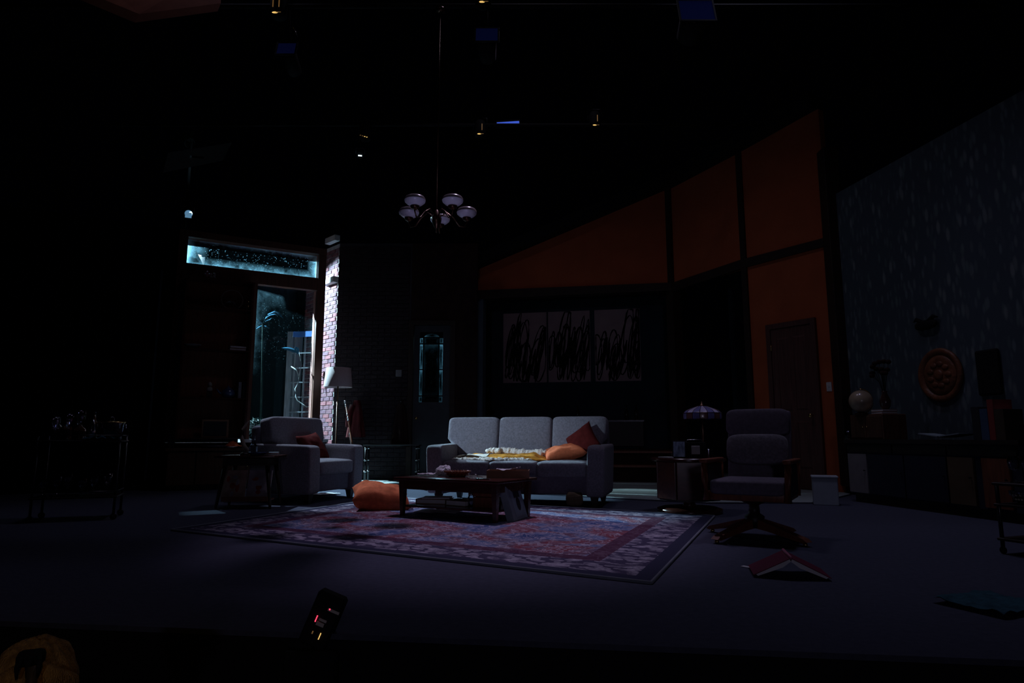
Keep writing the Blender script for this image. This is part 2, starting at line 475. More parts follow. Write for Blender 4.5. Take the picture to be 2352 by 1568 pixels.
# ------------------------------------------------------------------ mesh helpers
class MB:
    def __init__(self):
        self.v, self.f = [], []

    def add(self, vs, fs, mtx=None):
        k = len(self.v)
        for p in vs:
            p = Vector(p)
            self.v.append(mtx @ p if mtx else p)
        for f in fs:
            self.f.append([i + k for i in f])
        return self

    def bm(self, b, mtx=None):
        b.verts.index_update()
        self.add([v.co.copy() for v in b.verts], [[v.index for v in f.verts] for f in b.faces], mtx)
        b.free()
        return self

    def box(self, c, s, mtx=None):
        x, y, z = c
        a, b, d = s[0] / 2, s[1] / 2, s[2] / 2
        vs = [(x + i * a, y + j * b, z + k * d) for k in (-1, 1) for j in (-1, 1) for i in (-1, 1)]
        fs = [(0, 2, 3, 1), (4, 5, 7, 6), (0, 1, 5, 4), (2, 6, 7, 3), (0, 4, 6, 2), (1, 3, 7, 5)]
        return self.add(vs, fs, mtx)

    def rbox(self, c, s, r=0.02, seg=2, mtx=None):
        b = bmesh.new()
        bmesh.ops.create_cube(b, size=1)
        bmesh.ops.scale(b, vec=s, verts=b.verts)
        bmesh.ops.bevel(b, geom=b.edges[:], offset=min(r, min(s) * 0.49), segments=seg, affect='EDGES', profile=0.5)
        bmesh.ops.translate(b, vec=c, verts=b.verts)
        return self.bm(b, mtx)

    def taper(self, c, s0, s1, h, mtx=None):
        x, y, z = c
        vs = []
        for k, s in ((0, s0), (h, s1)):
            vs += [(x - s[0] / 2, y - s[1] / 2, z + k), (x + s[0] / 2, y - s[1] / 2, z + k), (x + s[0] / 2, y + s[1] / 2, z + k), (x - s[0] / 2, y + s[1] / 2, z + k)]
        fs = [(3, 2, 1, 0), (4, 5, 6, 7)] + [(i, (i + 1) % 4, 4 + (i + 1) % 4, 4 + i) for i in range(4)]
        return self.add(vs, fs, mtx)

    def tube(self, pts, r, n=8, mtx=None, flat=1.0):
        pts = [Vector(p) for p in pts]
        rs = r if isinstance(r, (list, tuple)) else [r] * len(pts)
        vs, fs = [], []
        up = Vector((0, 0, 1))
        for i, p in enumerate(pts):
            d = (pts[min(i + 1, len(pts) - 1)] - pts[max(i - 1, 0)])
            d = d.normalized() if d.length > 1e-9 else Vector((0, 0, 1))
            a = d.cross(up)
            if a.length < 1e-3:
                a = d.cross(Vector((1, 0, 0)))
            a.normalize()
            b = d.cross(a)
            for k in range(n):
                an = 2 * PI * k / n
                vs.append(p + a * (math.cos(an) * rs[i]) + b * (math.sin(an) * rs[i] * flat))
        for i in range(len(pts) - 1):
            for k in range(n):
                fs.append((i * n + k, i * n + (k + 1) % n, (i + 1) * n + (k + 1) % n, (i + 1) * n + k))
        fs.append(tuple(range(n))[::-1])
        fs.append(tuple((len(pts) - 1) * n + k for k in range(n)))
        return self.add(vs, fs, mtx)

    def lathe(self, prof, n=24, mtx=None, caps=True):
        vs, fs = [], []
        for r, z in prof:
            for k in range(n):
                a = 2 * PI * k / n
                vs.append((r * math.cos(a), r * math.sin(a), z))
        for i in range(len(prof) - 1):
            for k in range(n):
                fs.append((i * n + k, i * n + (k + 1) % n, (i + 1) * n + (k + 1) % n, (i + 1) * n + k))
        if caps:
            fs.append(tuple(range(n))[::-1])
            fs.append(tuple((len(prof) - 1) * n + k for k in range(n)))
        return self.add(vs, fs, mtx)

    def prism(self, poly, vec, mtx=None):
        n = len(poly)
        vs = [Vector(p) for p in poly] + [Vector(p) + Vector(vec) for p in poly]
        fs = [tuple(range(n))[::-1], tuple(range(n, 2 * n))]
        fs += [(i, (i + 1) % n, n + (i + 1) % n, n + i) for i in range(n)]
        return self.add(vs, fs, mtx)

    def grid(self, fn, nu, nv, mtx=None, close_u=False):
        vs = [fn(i / nu, j / nv) for j in range(nv + 1) for i in range(nu + 1)]
        fs = [(j * (nu + 1) + i, j * (nu + 1) + i + 1, (j + 1) * (nu + 1) + i + 1, (j + 1) * (nu + 1) + i) for j in range(nv) for i in range(nu)]
        return self.add(vs, fs, mtx)

    def soft(self, c, h, e=0.35, nu=32, nv=16, mtx=None, e2=None):
        """superellipsoid: padded box with half sizes h"""
        e2 = e2 or e

        def sg(x, p):
            return math.copysign(abs(x) ** p, x)
        vs, fs = [], []
        for j in range(nv + 1):
            th = -PI / 2 + PI * j / nv
            for i in range(nu):
                ph = 2 * PI * i / nu
                vs.append((c[0] + h[0] * sg(math.cos(th), e) * sg(math.cos(ph), e2),
                           c[1] + h[1] * sg(math.cos(th), e) * sg(math.sin(ph), e2),
                           c[2] + h[2] * sg(math.sin(th), e)))
        for j in range(nv):
            for i in range(nu):
                fs.append((j * nu + i, j * nu + (i + 1) % nu, (j + 1) * nu + (i + 1) % nu, (j + 1) * nu + i))
        return self.add(vs, fs, mtx)

    def pillow(self, a, b, t, n=14, mtx=None, wr=0.0, seed=0.0):
        def top(s):
            def fn(u, v):
                x, y = 2 * u - 1, 2 * v - 1
                px = a * x * (1 - 0.10 * (1 - abs(x) ** 2) * y * y * 0 - 0.09 * (1 - y * y) * abs(x))
                py = b * y * (1 - 0.09 * (1 - x * x) * abs(y))
                z = t * max(0.0, (1 - x ** 4) * (1 - y ** 4)) ** 0.55
                z *= 1 + wr * mnoise.noise(Vector((x * 2.2 + seed, y * 2.2, s * 3.0)))
                return (px, py, s * z)
            return fn
        self.grid(top(1), n, n, mtx)
        k = len(self.f)
        self.grid(top(-1), n, n, mtx)
        for i in range(k, len(self.f)):
            self.f[i] = self.f[i][::-1]
        return self

    def sheet(self, fn, nu, nv, th, mtx=None):
        """two-sided cloth of thickness th"""
        self.grid(lambda u, v: fn(u, v), nu, nv, mtx)
        k = len(self.f)
        self.grid(lambda u, v: tuple(Vector(fn(u, v)) - Vector((0, 0, th))), nu, nv, mtx)
        for i in range(k, len(self.f)):
            self.f[i] = self.f[i][::-1]
        return self

    def mesh(self, name, smooth=False):
        me = bpy.data.meshes.new(name)
        me.from_pydata([tuple(p) for p in self.v], [], self.f)
        b = bmesh.new()
        b.from_mesh(me)
        bmesh.ops.remove_doubles(b, verts=b.verts, dist=1e-5)
        bmesh.ops.recalc_face_normals(b, faces=b.faces)
        b.to_mesh(me)
        b.free()
        if smooth:
            for p in me.polygons:
                p.use_smooth = True
        me.update()
        return me

    def obj(self, name, m, parent=None, smooth=False, autos=None):
        me = self.mesh(name, smooth or autos is not None)
        if autos is not None:
            try:
                me.set_sharp_from_angle(angle=math.radians(autos))
            except Exception:
                pass
        o = bpy.data.objects.new(name, me)
        COL.objects.link(o)
        me.materials.append(M[m] if isinstance(m, str) else m)
        if parent:
            o.parent = parent
        return o


def rot(ax, ang, c=(0, 0, 0)):
    return Matrix.Translation(c) @ Matrix.Rotation(ang, 4, ax)


def thing(name, label, cat, loc=(0, 0, 0), rz=0.0, group=None, rx=0.0, ry=0.0):
    o = bpy.data.objects.new(name, None)
    o.empty_display_size = 0.1
    COL.objects.link(o)
    o.location = loc
    o.rotation_euler = (rx, ry, rz)
    o['label'] = label
    o['category'] = cat
    if group:
        o['group'] = group
    return o


def tag(o, label, cat, group=None, loc=None, rz=None):
    o['label'] = label
    o['category'] = cat
    if group:
        o['group'] = group
    if loc is not None:
        o.location = loc
    if rz is not None:
        o.rotation_euler = (0, 0, rz)
    return o


def struct(o, label=None):
    o['kind'] = 'structure'
    if label:
        o['label'] = label
    return o


def copy_tree(o, parent=None):
    c = o.copy()
    COL.objects.link(c)
    c.parent = parent
    for ch in list(o.children):
        copy_tree(ch, c)
    return c


RUG_FL, RUG_FR, RUG_BR = Vector((-2.66, 5.26, 0)), Vector((0.69, 3.38, 0)), Vector((1.86, 6.17, 0))
RUG_L, RUG_W = (RUG_FR - RUG_FL).length, (RUG_BR - RUG_FR).length
build_materials()
M['rug'] = rug_material()
M['wallpaper'] = wallpaper_material()

# ================================================================== SETTING
PLAT = 0.015                                   # raised back platform
STAGE_L, STAGE_R = Vector((-9.0, 3.75, 0)), Vector((9.0, 1.35, 0))
b = MB()
b.prism([(-9, 3.6, -0.02), (9, 1.35, -0.02), (9, 16, -0.02), (-9, 16, -0.02)], (0, 0, 0.02))
struct(b.obj('floor', 'floor'))
b = MB()
b.prism([(-9, 3.6, -1.05), (9, 1.35, -1.05), (9, 1.45, -1.05), (-9, 3.7, -1.05)], (0, 0, 1.028))
struct(b.obj('trim_1', 'black'))
b = MB()
b.box((0, -3, -1.08), (20, 14, 0.06))
struct(b.obj('floor.001', 'house'))

# platform behind the sofa: its front edge runs diagonally
pl = [(-9.0, 15.25), (1.20, 7.95), (2.15, 7.40), (3.35, 7.40), (4.30, 8.50), (5.5, 16), (-9, 16)]
b = MB().prism([(x, y, 0.0) for x, y in pl], (0, 0, PLAT))
struct(b.obj('floor.002', 'platform'))
b = MB()
for (x0, y0), (x1, y1) in zip(pl[:4], pl[1:5]):
    d = Vector((x1 - x0, y1 - y0, 0)).normalized()
    nrm = Vector((d.y, -d.x, 0)) * 0.012
    b.prism([(x0, y0, 0), (x1, y1, 0), (x1 + nrm.x, y1 + nrm.y, 0), (x0 + nrm.x, y0 + nrm.y, 0)], (0, 0, PLAT))
struct(b.obj('trim_2', 'floor'))


class Plane:
    """vertical wall plane: origin A, horizontal direction d (unit)"""
    def __init__(self, A, d):
        self.A, self.d = Vector((A[0], A[1], 0)), Vector((d[0], d[1], 0)).normalized()
        self.n = Vector((self.d.y, -self.d.x, 0))       # towards the room

    def tz(self, u, v):
        rx, ry, rz = ray(u, v)
        # A + d t = s (rx, ry)
        den = self.d.x * ry - self.d.y * rx
        t = (self.A.y * rx - self.A.x * ry) / den
        p = self.A + self.d * t
        s = p.y / ry
        return t, CAM_H + rz * s

    def p(self, t, z, out=0.0):
        return self.A + self.d * t + self.n * out + Vector((0, 0, z))

    def slab(self, b, pts, th=0.1, out=0.0):
        b.prism([self.p(t, z, out) for t, z in pts], -self.n * th)
        return b

    def bar(self, b, t0, t1, z0, z1, out0, out1):
        return b.prism([self.p(t0, z0, out1), self.p(t1, z0, out1), self.p(t1, z1, out1), self.p(t0, z1, out1)], -self.n * (out1 - out0))

    def mtx(self, t, z, out=0.0):
        """local frame: x along the wall, -y towards the room, z up"""
        o = self.p(t, z, out)
        m = Matrix.Identity(4)
        m.col[0][:3] = self.d
        m.col[1][:3] = -self.n
        m.col[2][:3] = (0, 0, 1)
        m.col[3][:3] = o
        return m

    def rz(self):
        return math.atan2(self.d.y, self.d.x)


# --- right door wall (orange) ---
DW = Plane((3.97, 9.30), (0.545, -0.839))
t_post, t_mid, t_end = DW.tz(1545, 700)[0], DW.tz(1712, 700)[0], DW.tz(1912, 700)[0]
zt = lambda u, v: DW.tz(u, v)[1]
b = MB()      # panel over the dark hallway
DW.slab(b, [(t_post, zt(1556, 660)), (t_mid, zt(1712, 612)), (t_mid, zt(1712, 345)), (t_post, zt(1545, 432))], 0.12)
DW.slab(b, [(t_mid, PLAT), (t_end, PLAT), (t_end, zt(1912, 235)), (t_mid, zt(1712, 345))], 0.12)
struct(b.obj('wall_right', 'orange'))
b = MB()
DW.bar(b, t_post - 0.10, t_post + 0.06, PLAT, zt(1545, 432) + 0.1, -0.16, 0.05)
struct(b.obj('trim_3', 'beam'))
b = MB()
DW.bar(b, t_mid - 0.02, t_mid + 0.075, PLAT, zt(1712, 345), -0.14, 0.035)
struct(b.obj('trim_4', 'beam'))
b = MB()      # rail that drops along the wall
DW.slab(b, [(t_post, zt(1556, 668)), (t_mid, zt(1712, 612) - 0.02), (t_end, zt(1912, 562)), (t_end, zt(1912, 543)), (t_mid, zt(1712, 595)), (t_post, zt(1556, 648))], 0.06, 0.04)
struct(b.obj('trim_5', 'beam'))
b = MB()      # rafter along the slope of the roof
DW.slab(b, [(t_post - 0.1, zt(1545, 432)), (t_mid, zt(1712, 345)), (t_end, zt(1912, 235)), (t_end, zt(1912, 205)), (t_mid, zt(1712, 318)), (t_post - 0.1, zt(1545, 405))], 0.35, 0.22)
struct(b.obj('trim_6', 'black'))
# hallway behind the opening
b = MB()
hw = [DW.p(t_post - 0.1, 0, -1.6), DW.p(t_mid + 0.4, 0, -1.6)]
b.prism([hw[0], hw[1], hw[1] + Vector((0, 0, 4)), hw[0] + Vector((0, 0, 4))], -DW.n * 0.1)
struct(b.obj('wall_hall', 'alcove'))

# door in the right wall
ta, tb = DW.tz(1781, 900)[0], DW.tz(1874, 900)[0]
ztop = (zt(1781, 757) + zt(1874, 742)) / 2
d4 = MB()
DW.bar(d4, ta, tb, PLAT + 0.01, ztop, 0.0, 0.03)
door = struct(d4.obj('door_1', 'doorwood'))
b = MB()
for a_, c_ in ((ta - 0.075, ta - 0.005), (tb + 0.005, tb + 0.075)):
    DW.bar(b, a_, c_, PLAT, ztop + 0.08, 0.0, 0.045)
DW.bar(b, ta - 0.005, tb + 0.005, ztop + 0.006, ztop + 0.08, 0.0, 0.045)
b.obj('door_frame', 'doorwood', door)
wd = tb - ta
for z0, z1 in ((0.30, 0.95), (1.10, ztop - 0.14)):
    for a_, c_ in ((ta + 0.09, ta + wd / 2 - 0.03), (ta + wd / 2 + 0.03, tb - 0.09)):
        b = MB()
        b.add([DW.p(a_, z0, 0.031), DW.p(c_, z0, 0.031), DW.p(c_, z1, 0.031), DW.p(a_, z1, 0.031),
               DW.p(a_ + .025, z0 + .025, 0.041), DW.p(c_ - .025, z0 + .025, 0.041), DW.p(c_ - .025, z1 - .025, 0.041), DW.p(a_ + .025, z1 - .025, 0.041)],
              [(0, 1, 5, 4), (1, 2, 6, 5), (2, 3, 7, 6), (3, 0, 4, 7), (4, 5, 6, 7)])
        b.obj('door_panel', 'doorwood', door)
for v in (800, 1040):
    th_, zh = DW.tz(1776, v)
    b = MB().tube([DW.p(th_, zh - 0.045, 0.05), DW.p(th_, zh + 0.045, 0.05)], 0.009, 8)
    b.obj('hinge', 'gold', door, True)
b = MB().lathe([(0.012, 0), (0.012, 0.03), (0.028, 0.045), (0.03, 0.06), (0.02, 0.075), (0.0, 0.078)], 14, DW.mtx(tb - 0.05, 1.02, 0.03) @ Matrix.Rotation(PI / 2, 4, 'X'))
b.obj('door_knob', 'gold', door, True)
# light switch beside the door
ts, zs = DW.tz(1905, 888)
sw = thing('light_switch', 'pale light switch plate on the orange wall right of the panelled door', 'light switch', DW.p(ts, zs, 0.0), DW.rz())
MB().rbox((0, -0.006, 0), (0.075, 0.012, 0.125), 0.005, 2).obj('plate', 'white', sw)
MB().rbox((0, -0.016, 0.005), (0.018, 0.014, 0.03), 0.004, 1).obj('toggle', 'white', sw)

# corner post and wallpaper wall
WP = Plane((4.42, 8.58), (0.174, -0.985))
b = MB().rbox((4.40, 8.64, 2.4), (0.20, 0.20, 4.6), 0.01, 1)
struct(b.obj('trim_7', 'beam'))
_, zc0 = WP.tz(1936, 470)
tq, zc1 = WP.tz(2352, 330)
b = MB()
WP.slab(b, [(0.0, 0.0), (4.6, 0.0), (4.6, zc0 + 0.2), (0.0, zc0 + 0.2)], 0.1)
wpw = struct(b.obj('wall_wallpaper', 'wallpaper'))

# --- gable wall over the alcove ---
PO = DW.p(t_post, 0)
AL = Plane((PO.x, PO.y), (0.978, -0.208))
za = lambda u, v: AL.tz(u, v)[1]
tl = AL.tz(1090, 700)[0]
b = MB()
AL.slab(b, [(tl, za(1090, 672)), (-0.05, za(1540, 655)), (-0.05, za(1535, 436)), (tl, za(1087, 622))], 0.12)
struct(b.obj('wall_back', 'orange'))
b = MB()
AL.slab(b, [(tl - 0.15, za(1090, 688)), (0, za(1540, 668)), (0, za(1540, 650)), (tl - 0.15, za(1090, 668))], 0.2, 0.05)
struct(b.obj('trim_8', 'beam'))
b = MB()
AL.slab(b, [(tl - 1.3, za(1087, 622) - 0.45), (0.0, za(1540, 433)), (0.0, za(1540, 406)), (tl - 1.3, za(1087, 622) - 0.25)], 0.35, 0.22)
struct(b.obj('trim_9', 'black'))
# alcove inside
b = MB()
a0, a1 = AL.p(tl - 0.3, 0, -2.0), AL.p(0.3, 0, -2.0)
b.prism([a0, a1, a1 + Vector((0, 0, 3.6)), a0 + Vector((0, 0, 3.6))], -AL.n * 0.1)
struct(b.obj('wall_alcove', 'alcove'))
b = MB()      # right return of the alcove
a2 = AL.p(0.06, 0, -0.1)
b.prism([a2, a1, a1 + Vector((0, 0, 3.6)), a2 + Vector((0, 0, 3.6))], AL.d * 0.06)
struct(b.obj('wall_alcove_right', 'alcove'))
# corner pilaster left of the alcove
b = MB()
AL.bar(b, tl - 0.02, tl + 0.17, PLAT, za(1090, 680), -0.2, 0.02)
struct(b.obj('trim_10', mat('blue_grey_pilaster', (0.085, 0.12, 0.15), 0.8, var=0.12, spec=0.2)))
# upper floor of the alcove with two wooden steps
b = MB()
AL.bar(b, tl, 0.0, PLAT, 0.50, -2.0, -0.02)
struct(b.obj('floor.003', 'walnut'))
st = thing('alcove_steps', 'two dark wooden steps with paler treads up to the alcove behind the sofa', 'steps')
for z0, z1, o0, o1 in ((PLAT, 0.28, -0.02, 0.62), (0.28, 0.50, -0.02, 0.30)):
    AL.bar(MB(), 0, 1, 0, 1, 0, 1)
    AL.bar(MB(), 0, 1, 0, 1, 0, 1)
    b = MB()
    AL.bar(b, tl + 0.2, -0.12, z0, z1 - 0.03, o0, o1 - 0.02)
    b.obj('riser', 'browncloth', st)
    b = MB()
    AL.bar(b, tl + 0.2, -0.10, z1 - 0.03, z1, o0, o1)
    b.obj('tread', 'redwood', st)  # treads in a paler wood than the risers

# --- brick front wall with the arched-glass door ---
BX, BY = -3.08, 11.3
BR = Plane((BX, BY), (1.0, 0.0))
tdoor0, tdoor1 = BR.tz(940, 900)[0], BR.tz(1040, 900)[0]
tright = BR.tz(1095, 900)[0]
ZB = 4.16
BW, BH, GAP = 0.203, 0.062, 0.012
b = MB()
BR.bar(b, 0.0, tdoor0, 0.0, ZB, -0.16, -0.012)
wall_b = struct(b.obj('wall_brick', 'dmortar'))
b = MB()
BR.bar(b, tdoor0, tright, BR.tz(990, 738)[1], ZB, -0.16, 0.0)
BR.bar(b, tdoor1, tright, 0.0, BR.tz(990, 738)[1], -0.16, 0.0)
struct(b.obj('wall_entry', 'browncloth'))

dark_meshes = []
for wd_ in (BW, BW / 2 - GAP / 2):
    me = MB().rbox((0, 0, 0), (wd_, 0.06, BH), 0.004, 1).mesh('brick')
    me.materials.append(M['dbrick'])
    dark_meshes.append(me)
brick_meshes = []
for k in range(6):
    bb = MB().rbox((0, 0, 0), (BW, 0.06, BH), 0.004, 1)
    for p in bb.v:
        p += Vector((RND.uniform(-1, 1), RND.uniform(-1, 1), RND.uniform(-1, 1))) * 0.0018
    me = bb.mesh('brick')
    me.materials.append(M[('brick', 'brick2', 'brick3')[k % 3]])
    brick_meshes.append(me)
half_meshes = []
for k in range(4):
    bb = MB().rbox((0, 0, 0), (BW / 2 - GAP / 2, 0.06, BH), 0.004, 1)
    me = bb.mesh('brick')
    me.materials.append(M[('brick', 'brick2', 'brick3')[k % 3]])
    half_meshes.append(me)


def lay_bricks(plane, t0, t1, z0, z1, parent, limit, dark=False):
    """running bond; single bricks are children of the wall"""
    n = 0
    row = 0
    z = z0
    rest = MB()
    while z + BH < z1:
        t = t0
        first = row % 2 == 1
        while t < t1 - 0.04:
            wdt = BW
            if first:
                wdt = BW / 2 - GAP / 2
            if t + wdt > t1 + 0.001:
                wdt = t1 - t
            if wdt < 0.03:
                break
            if n >= limit:
                rest.box((0, 0, 0), (wdt, 0.06, BH), plane.mtx(t + wdt / 2, z + BH / 2, -0.03))
            else:
                halfb = wdt < BW * 0.75
                me = dark_meshes[int(halfb)] if dark else RND.choice(half_meshes if halfb else brick_meshes)
                o = bpy.data.objects.new('brick', me)
                COL.objects.link(o)
                m = plane.mtx(t + wdt / 2, z + BH / 2, -0.03 + RND.uniform(-0.003, 0.004))
                base = (BW / 2 - GAP / 2) if halfb else BW
                o.parent = parent
                o.matrix_world = m @ Matrix.Diagonal((wdt / base, 1, 1, 1))
            n += 1
            t += wdt + GAP
            first = False
        z += BH + GAP
        row += 1
    if rest.v:
        o = rest.obj('upper_bricks', 'dbrick' if dark else 'brick', parent)
        o['kind'] = 'stuff'
    return n


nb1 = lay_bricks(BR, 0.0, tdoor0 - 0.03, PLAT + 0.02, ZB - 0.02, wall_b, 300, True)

# outside return of the brick wall, seen through the window and the gap
RT_D = Vector((0.695, -0.72, 0)).normalized()
RET = Plane((BX - RT_D.x * 1.22, BY - RT_D.y * 1.22), (RT_D.x, RT_D.y))
b = MB()
RET.bar(b, 0.0, 1.215, 0.0, ZB, -0.14, -0.012)
wall_r = struct(b.obj('wall_brick_outer', 'mortar'))
nb2 = lay_bricks(RET, 0.0, 1.215, 0.62, ZB - 0.03, wall_r, 300)
# painted ledge board and eave above the lit bricks
b = MB()
z_led = RET.tz(760, 648)[1]
RET.bar(b, 0.80, 1.22, z_led - 0.05, z_led + 0.05, 0.0, 0.10)
struct(b.obj('trim_11', 'white'))
b = MB()
z_eav = RET.tz(760, 556)[1]
RET.bar(b, 0.86, 1.22, z_eav - 0.05, z_eav + 0.05, 0.0, 0.10)
struct(b.obj('trim_12', 'white'))

# front door with leaded arched glass
zt_d = BR.tz(990, 740)[1]
b = MB()
gx0, gx1 = BR.tz(962, 850)[0], BR.tz(1016, 850)[0]
gz0, gz1 = BR.tz(990, 923)[1], BR.tz(990, 774)[1]
dd0, dd1 = tdoor0 + 0.06, tdoor1 - 0.06
for a_, c_, z0, z1 in ((dd0, gx0, PLAT, zt_d - 0.05), (gx1, dd1, PLAT, zt_d - 0.05), (gx0, gx1, PLAT, gz0), (gx0, gx1, gz1 + 0.10, zt_d - 0.05)):
    BR.bar(b, a_, c_, z0, z1, -0.09, -0.045)
door2 = struct(b.obj('door_2', mat('dark_front_door', (0.02, 0.026, 0.032), 0.5, var=0.2)))
gw = (gx1 - gx0)
gm = BR.mtx((gx0 + gx1) / 2, gz0, -0.05)
# spandrels around the arched head and the arched foot
def arch(xc, w_, z0, h, n=12):
    return [(xc + w_ * math.cos(PI - PI * i / n), 0, z0 + h * math.sin(PI * i / n)) for i in range(n + 1)]
H_G = gz1 - gz0
inner = gw * 0.33
for s in (-1, 1):
    b = MB()
    pts = arch(0, inner, H_G + 0.0, 0.075)
    half = [p for p in pts if p[0] * s >= -1e-6]
    if s < 0:
        poly = half + [(0, 0, H_G + 0.105), (-gw / 2, 0, H_G + 0.105), (-gw / 2, 0, H_G)]
    else:
        poly = half + [(gw / 2, 0, H_G), (gw / 2, 0, H_G + 0.105), (0, 0, H_G + 0.105)]
    b.prism(poly, (0, 0.03, 0), gm)
    b.obj('arch_infill', 'black', door2)
b = MB().prism(arch(0, inner, 0.0, 0.07) , (0, 0.02, 0), gm)
b.obj('arched_foot', 'black', door2)
b = MB()
for x in (-inner, inner):
    b.box((x, 0.0, H_G / 2), (0.022, 0.02, H_G), gm)
for z in (H_G * 0.095, H_G * 0.9, H_G):
    b.box((0, 0.0, z), (gw, 0.02, 0.022), gm)
for x in (-(inner + gw / 2) / 2, (inner + gw / 2) / 2):
    b.box((x, 0, H_G * 0.5), (gw / 2 - inner, 0.02, 0.02), gm)
b.obj('leading', 'black', door2)
lead_glass = frost_glass('leaded_glass', (0.5, 0.5, 0.4, 0.4), (0.55, -0.6, 0.9))
centre_glass = frost_glass('leaded_centre_glass', (0.25, 0.25, 0.2, 0.3), (0.06, -0.6, 0.05))
cols = [(-gw / 2, -inner), (-inner, inner), (inner, gw / 2)]
rows = [(0, H_G * .095), (H_G * .095, H_G * .5), (H_G * .5, H_G * .9), (H_G * .9, H_G)]


def pane(name, x0, x1, z0, z1, m, mtx, parent, th=0.006):
    me = bpy.data.meshes.new(name)
    vs = [(x0, 0, z0), (x1, 0, z0), (x1, 0, z1), (x0, 0, z1)]
    me.from_pydata([tuple(mtx @ Vector(p)) for p in vs], [], [(0, 1, 2, 3)])
    uv = me.uv_layers.new()
    for i, c in enumerate(((0, 0), (1, 0), (1, 1), (0, 1))):
        uv.data[i].uv = c
    me.materials.append(m)
    o = bpy.data.objects.new(name, me)
    COL.objects.link(o)
    if parent:
        o.parent = parent
    return o


for i, (x0, x1) in enumerate(cols):
    rr = rows if i != 1 else [rows[0], (rows[1][0], rows[2][1]), rows[3], (H_G, H_G + 0.08)]
    for z0, z1 in rr:
        pane('pane', x0, x1, z0, z1, centre_glass if (i == 1 and z0 < H_G * 0.95) else lead_glass, gm @ Matrix.Translation((0, 0.012, 0)), door2)
b = MB()
for a_, c_ in ((tdoor0 - 0.03, dd0 - 0.005), (dd1 + 0.005, tdoor1 + 0.03)):
    BR.bar(b, a_, c_, PLAT, zt_d + 0.03, -0.1, 0.02)
BR.bar(b, dd0 - 0.005, dd1 + 0.005, zt_d - 0.045, zt_d + 0.03, -0.1, 0.02)
b.obj('door_frame', 'beam', door2)
MB().lathe([(0.01, 0), (0.01, 0.03), (0.026, 0.042), (0.026, 0.06), (0.0, 0.07)], 12, BR.mtx(dd0 + 0.07, 1.05, -0.045) @ Matrix.Rotation(PI / 2, 4, 'X')).obj('door_knob', 'gold', door2, True)
# porch light glow behind the front door: porch backdrop and small lamp
pl_l = bpy.data.lights.new('porch_lamp', 'SPOT')
pl_l.spot_size = math.radians(70)
pl_l.spot_blend = 0.4
pl_l.energy = 40
pl_l.color = (0.45, 0.80, 1.0)
pl_l.shadow_soft_size = 0.08
plo = bpy.data.objects.new('porch_lamp', pl_l)
COL.objects.link(plo)
plo.location = (-1.75, 12.3, 2.75)
plo.rotation_euler = Vector((0.25, -0.95, -1.05)).to_track_quat('-Z', 'Y').to_euler()
b = MB().box((-1.6, 13.1, 1.7), (2.2, 0.06, 3.4))
struct(b.obj('wall_porch', 'drape'))
# switch plate on the bricks
tsw, zsw = BR.tz(916, 857)
o = MB().rbox((0, -0.012, 0), (0.105, 0.014, 0.12), 0.005, 2).obj('switch_plate', 'greypanel')
tag(o, 'square pale switch plate on the dark brick wall left of the arched-glass door', 'switch plate', loc=BR.p(tsw, zsw, 0.0))

# --- left window wall ---
WW = Plane((-4.76, 9.50), (0.871, 0.491))
tz = WW.tz
t_l, t_sh, t_r = tz(421, 700)[0], tz(589, 700)[0], tz(726, 700)[0]
t_pr = tz(744, 700)[0]
SILL = 0.70
zh0, zh1 = tz(424, 541)[1], tz(726, 587)[1]
z_head = (zh0 + zh1) / 2
z_tb = (tz(421, 603)[1] + tz(726, 639)[1]) / 2          # glass bottom of the transom
z_db = (tz(590, 652)[1] + tz(712, 666)[1]) / 2          # top of the tall pane
win = MB()
DEP = 0.20
WW.bar(win, t_l - 0.12, t_pr, z_head, z_head + 0.10, -DEP, 0.06)        # header
win_o = struct(win.obj('window_1', 'frame'))
b = MB()
WW.bar(b, t_l - 0.10, t_pr - 0.02, z_db, z_tb, -0.10, 0.03)
b.obj('transom_bar', 'frame', win_o)
b = MB()
WW.bar(b, t_r + 0.005, t_pr, SILL, z_head, -0.06, 0.05)
b.obj('window_post', 'frame', win_o)
b = MB()
WW.bar(b, t_r + 0.0, t_r + 0.022, SILL, z_head, -DEP, -0.062)
b.obj('jamb', 'jamb', win_o)
t_j = tz(711, 800)[0]
b = MB()
WW.bar(b, t_sh - 0.07, t_sh, SILL, z_db, -0.16, 0.03)
b.obj('mullion', 'frame', win_o)
b = MB()
WW.bar(b, t_l - 0.12, t_l, SILL, z_head, -0.16, 0.05)
b.obj('window_post', 'frame', win_o)
b = MB()
WW.bar(b, t_sh - 0.1, t_pr + 0.14, SILL - 0.05, SILL, -0.42, 0.07)
b.obj('window_sill', 'white', win_o)
tr_glass = frost_glass('frosted_transom_glass', (0.16, 0.08, 0.40, 0.22), (0.8, -0.8, 0.9), 0.30)
dr_glass = frost_glass('frosted_tall_glass', (0.30, 0.16, 0.001, 0.22), (0.10, 0.40, 0.035))
pane('pane', t_l, t_r, z_tb, z_head, tr_glass, WW.mtx(0, 0, -0.10), win_o)
pane('pane', t_sh, t_r, SILL, z_db, dr_glass, WW.mtx(0, 0, -0.10), win_o)

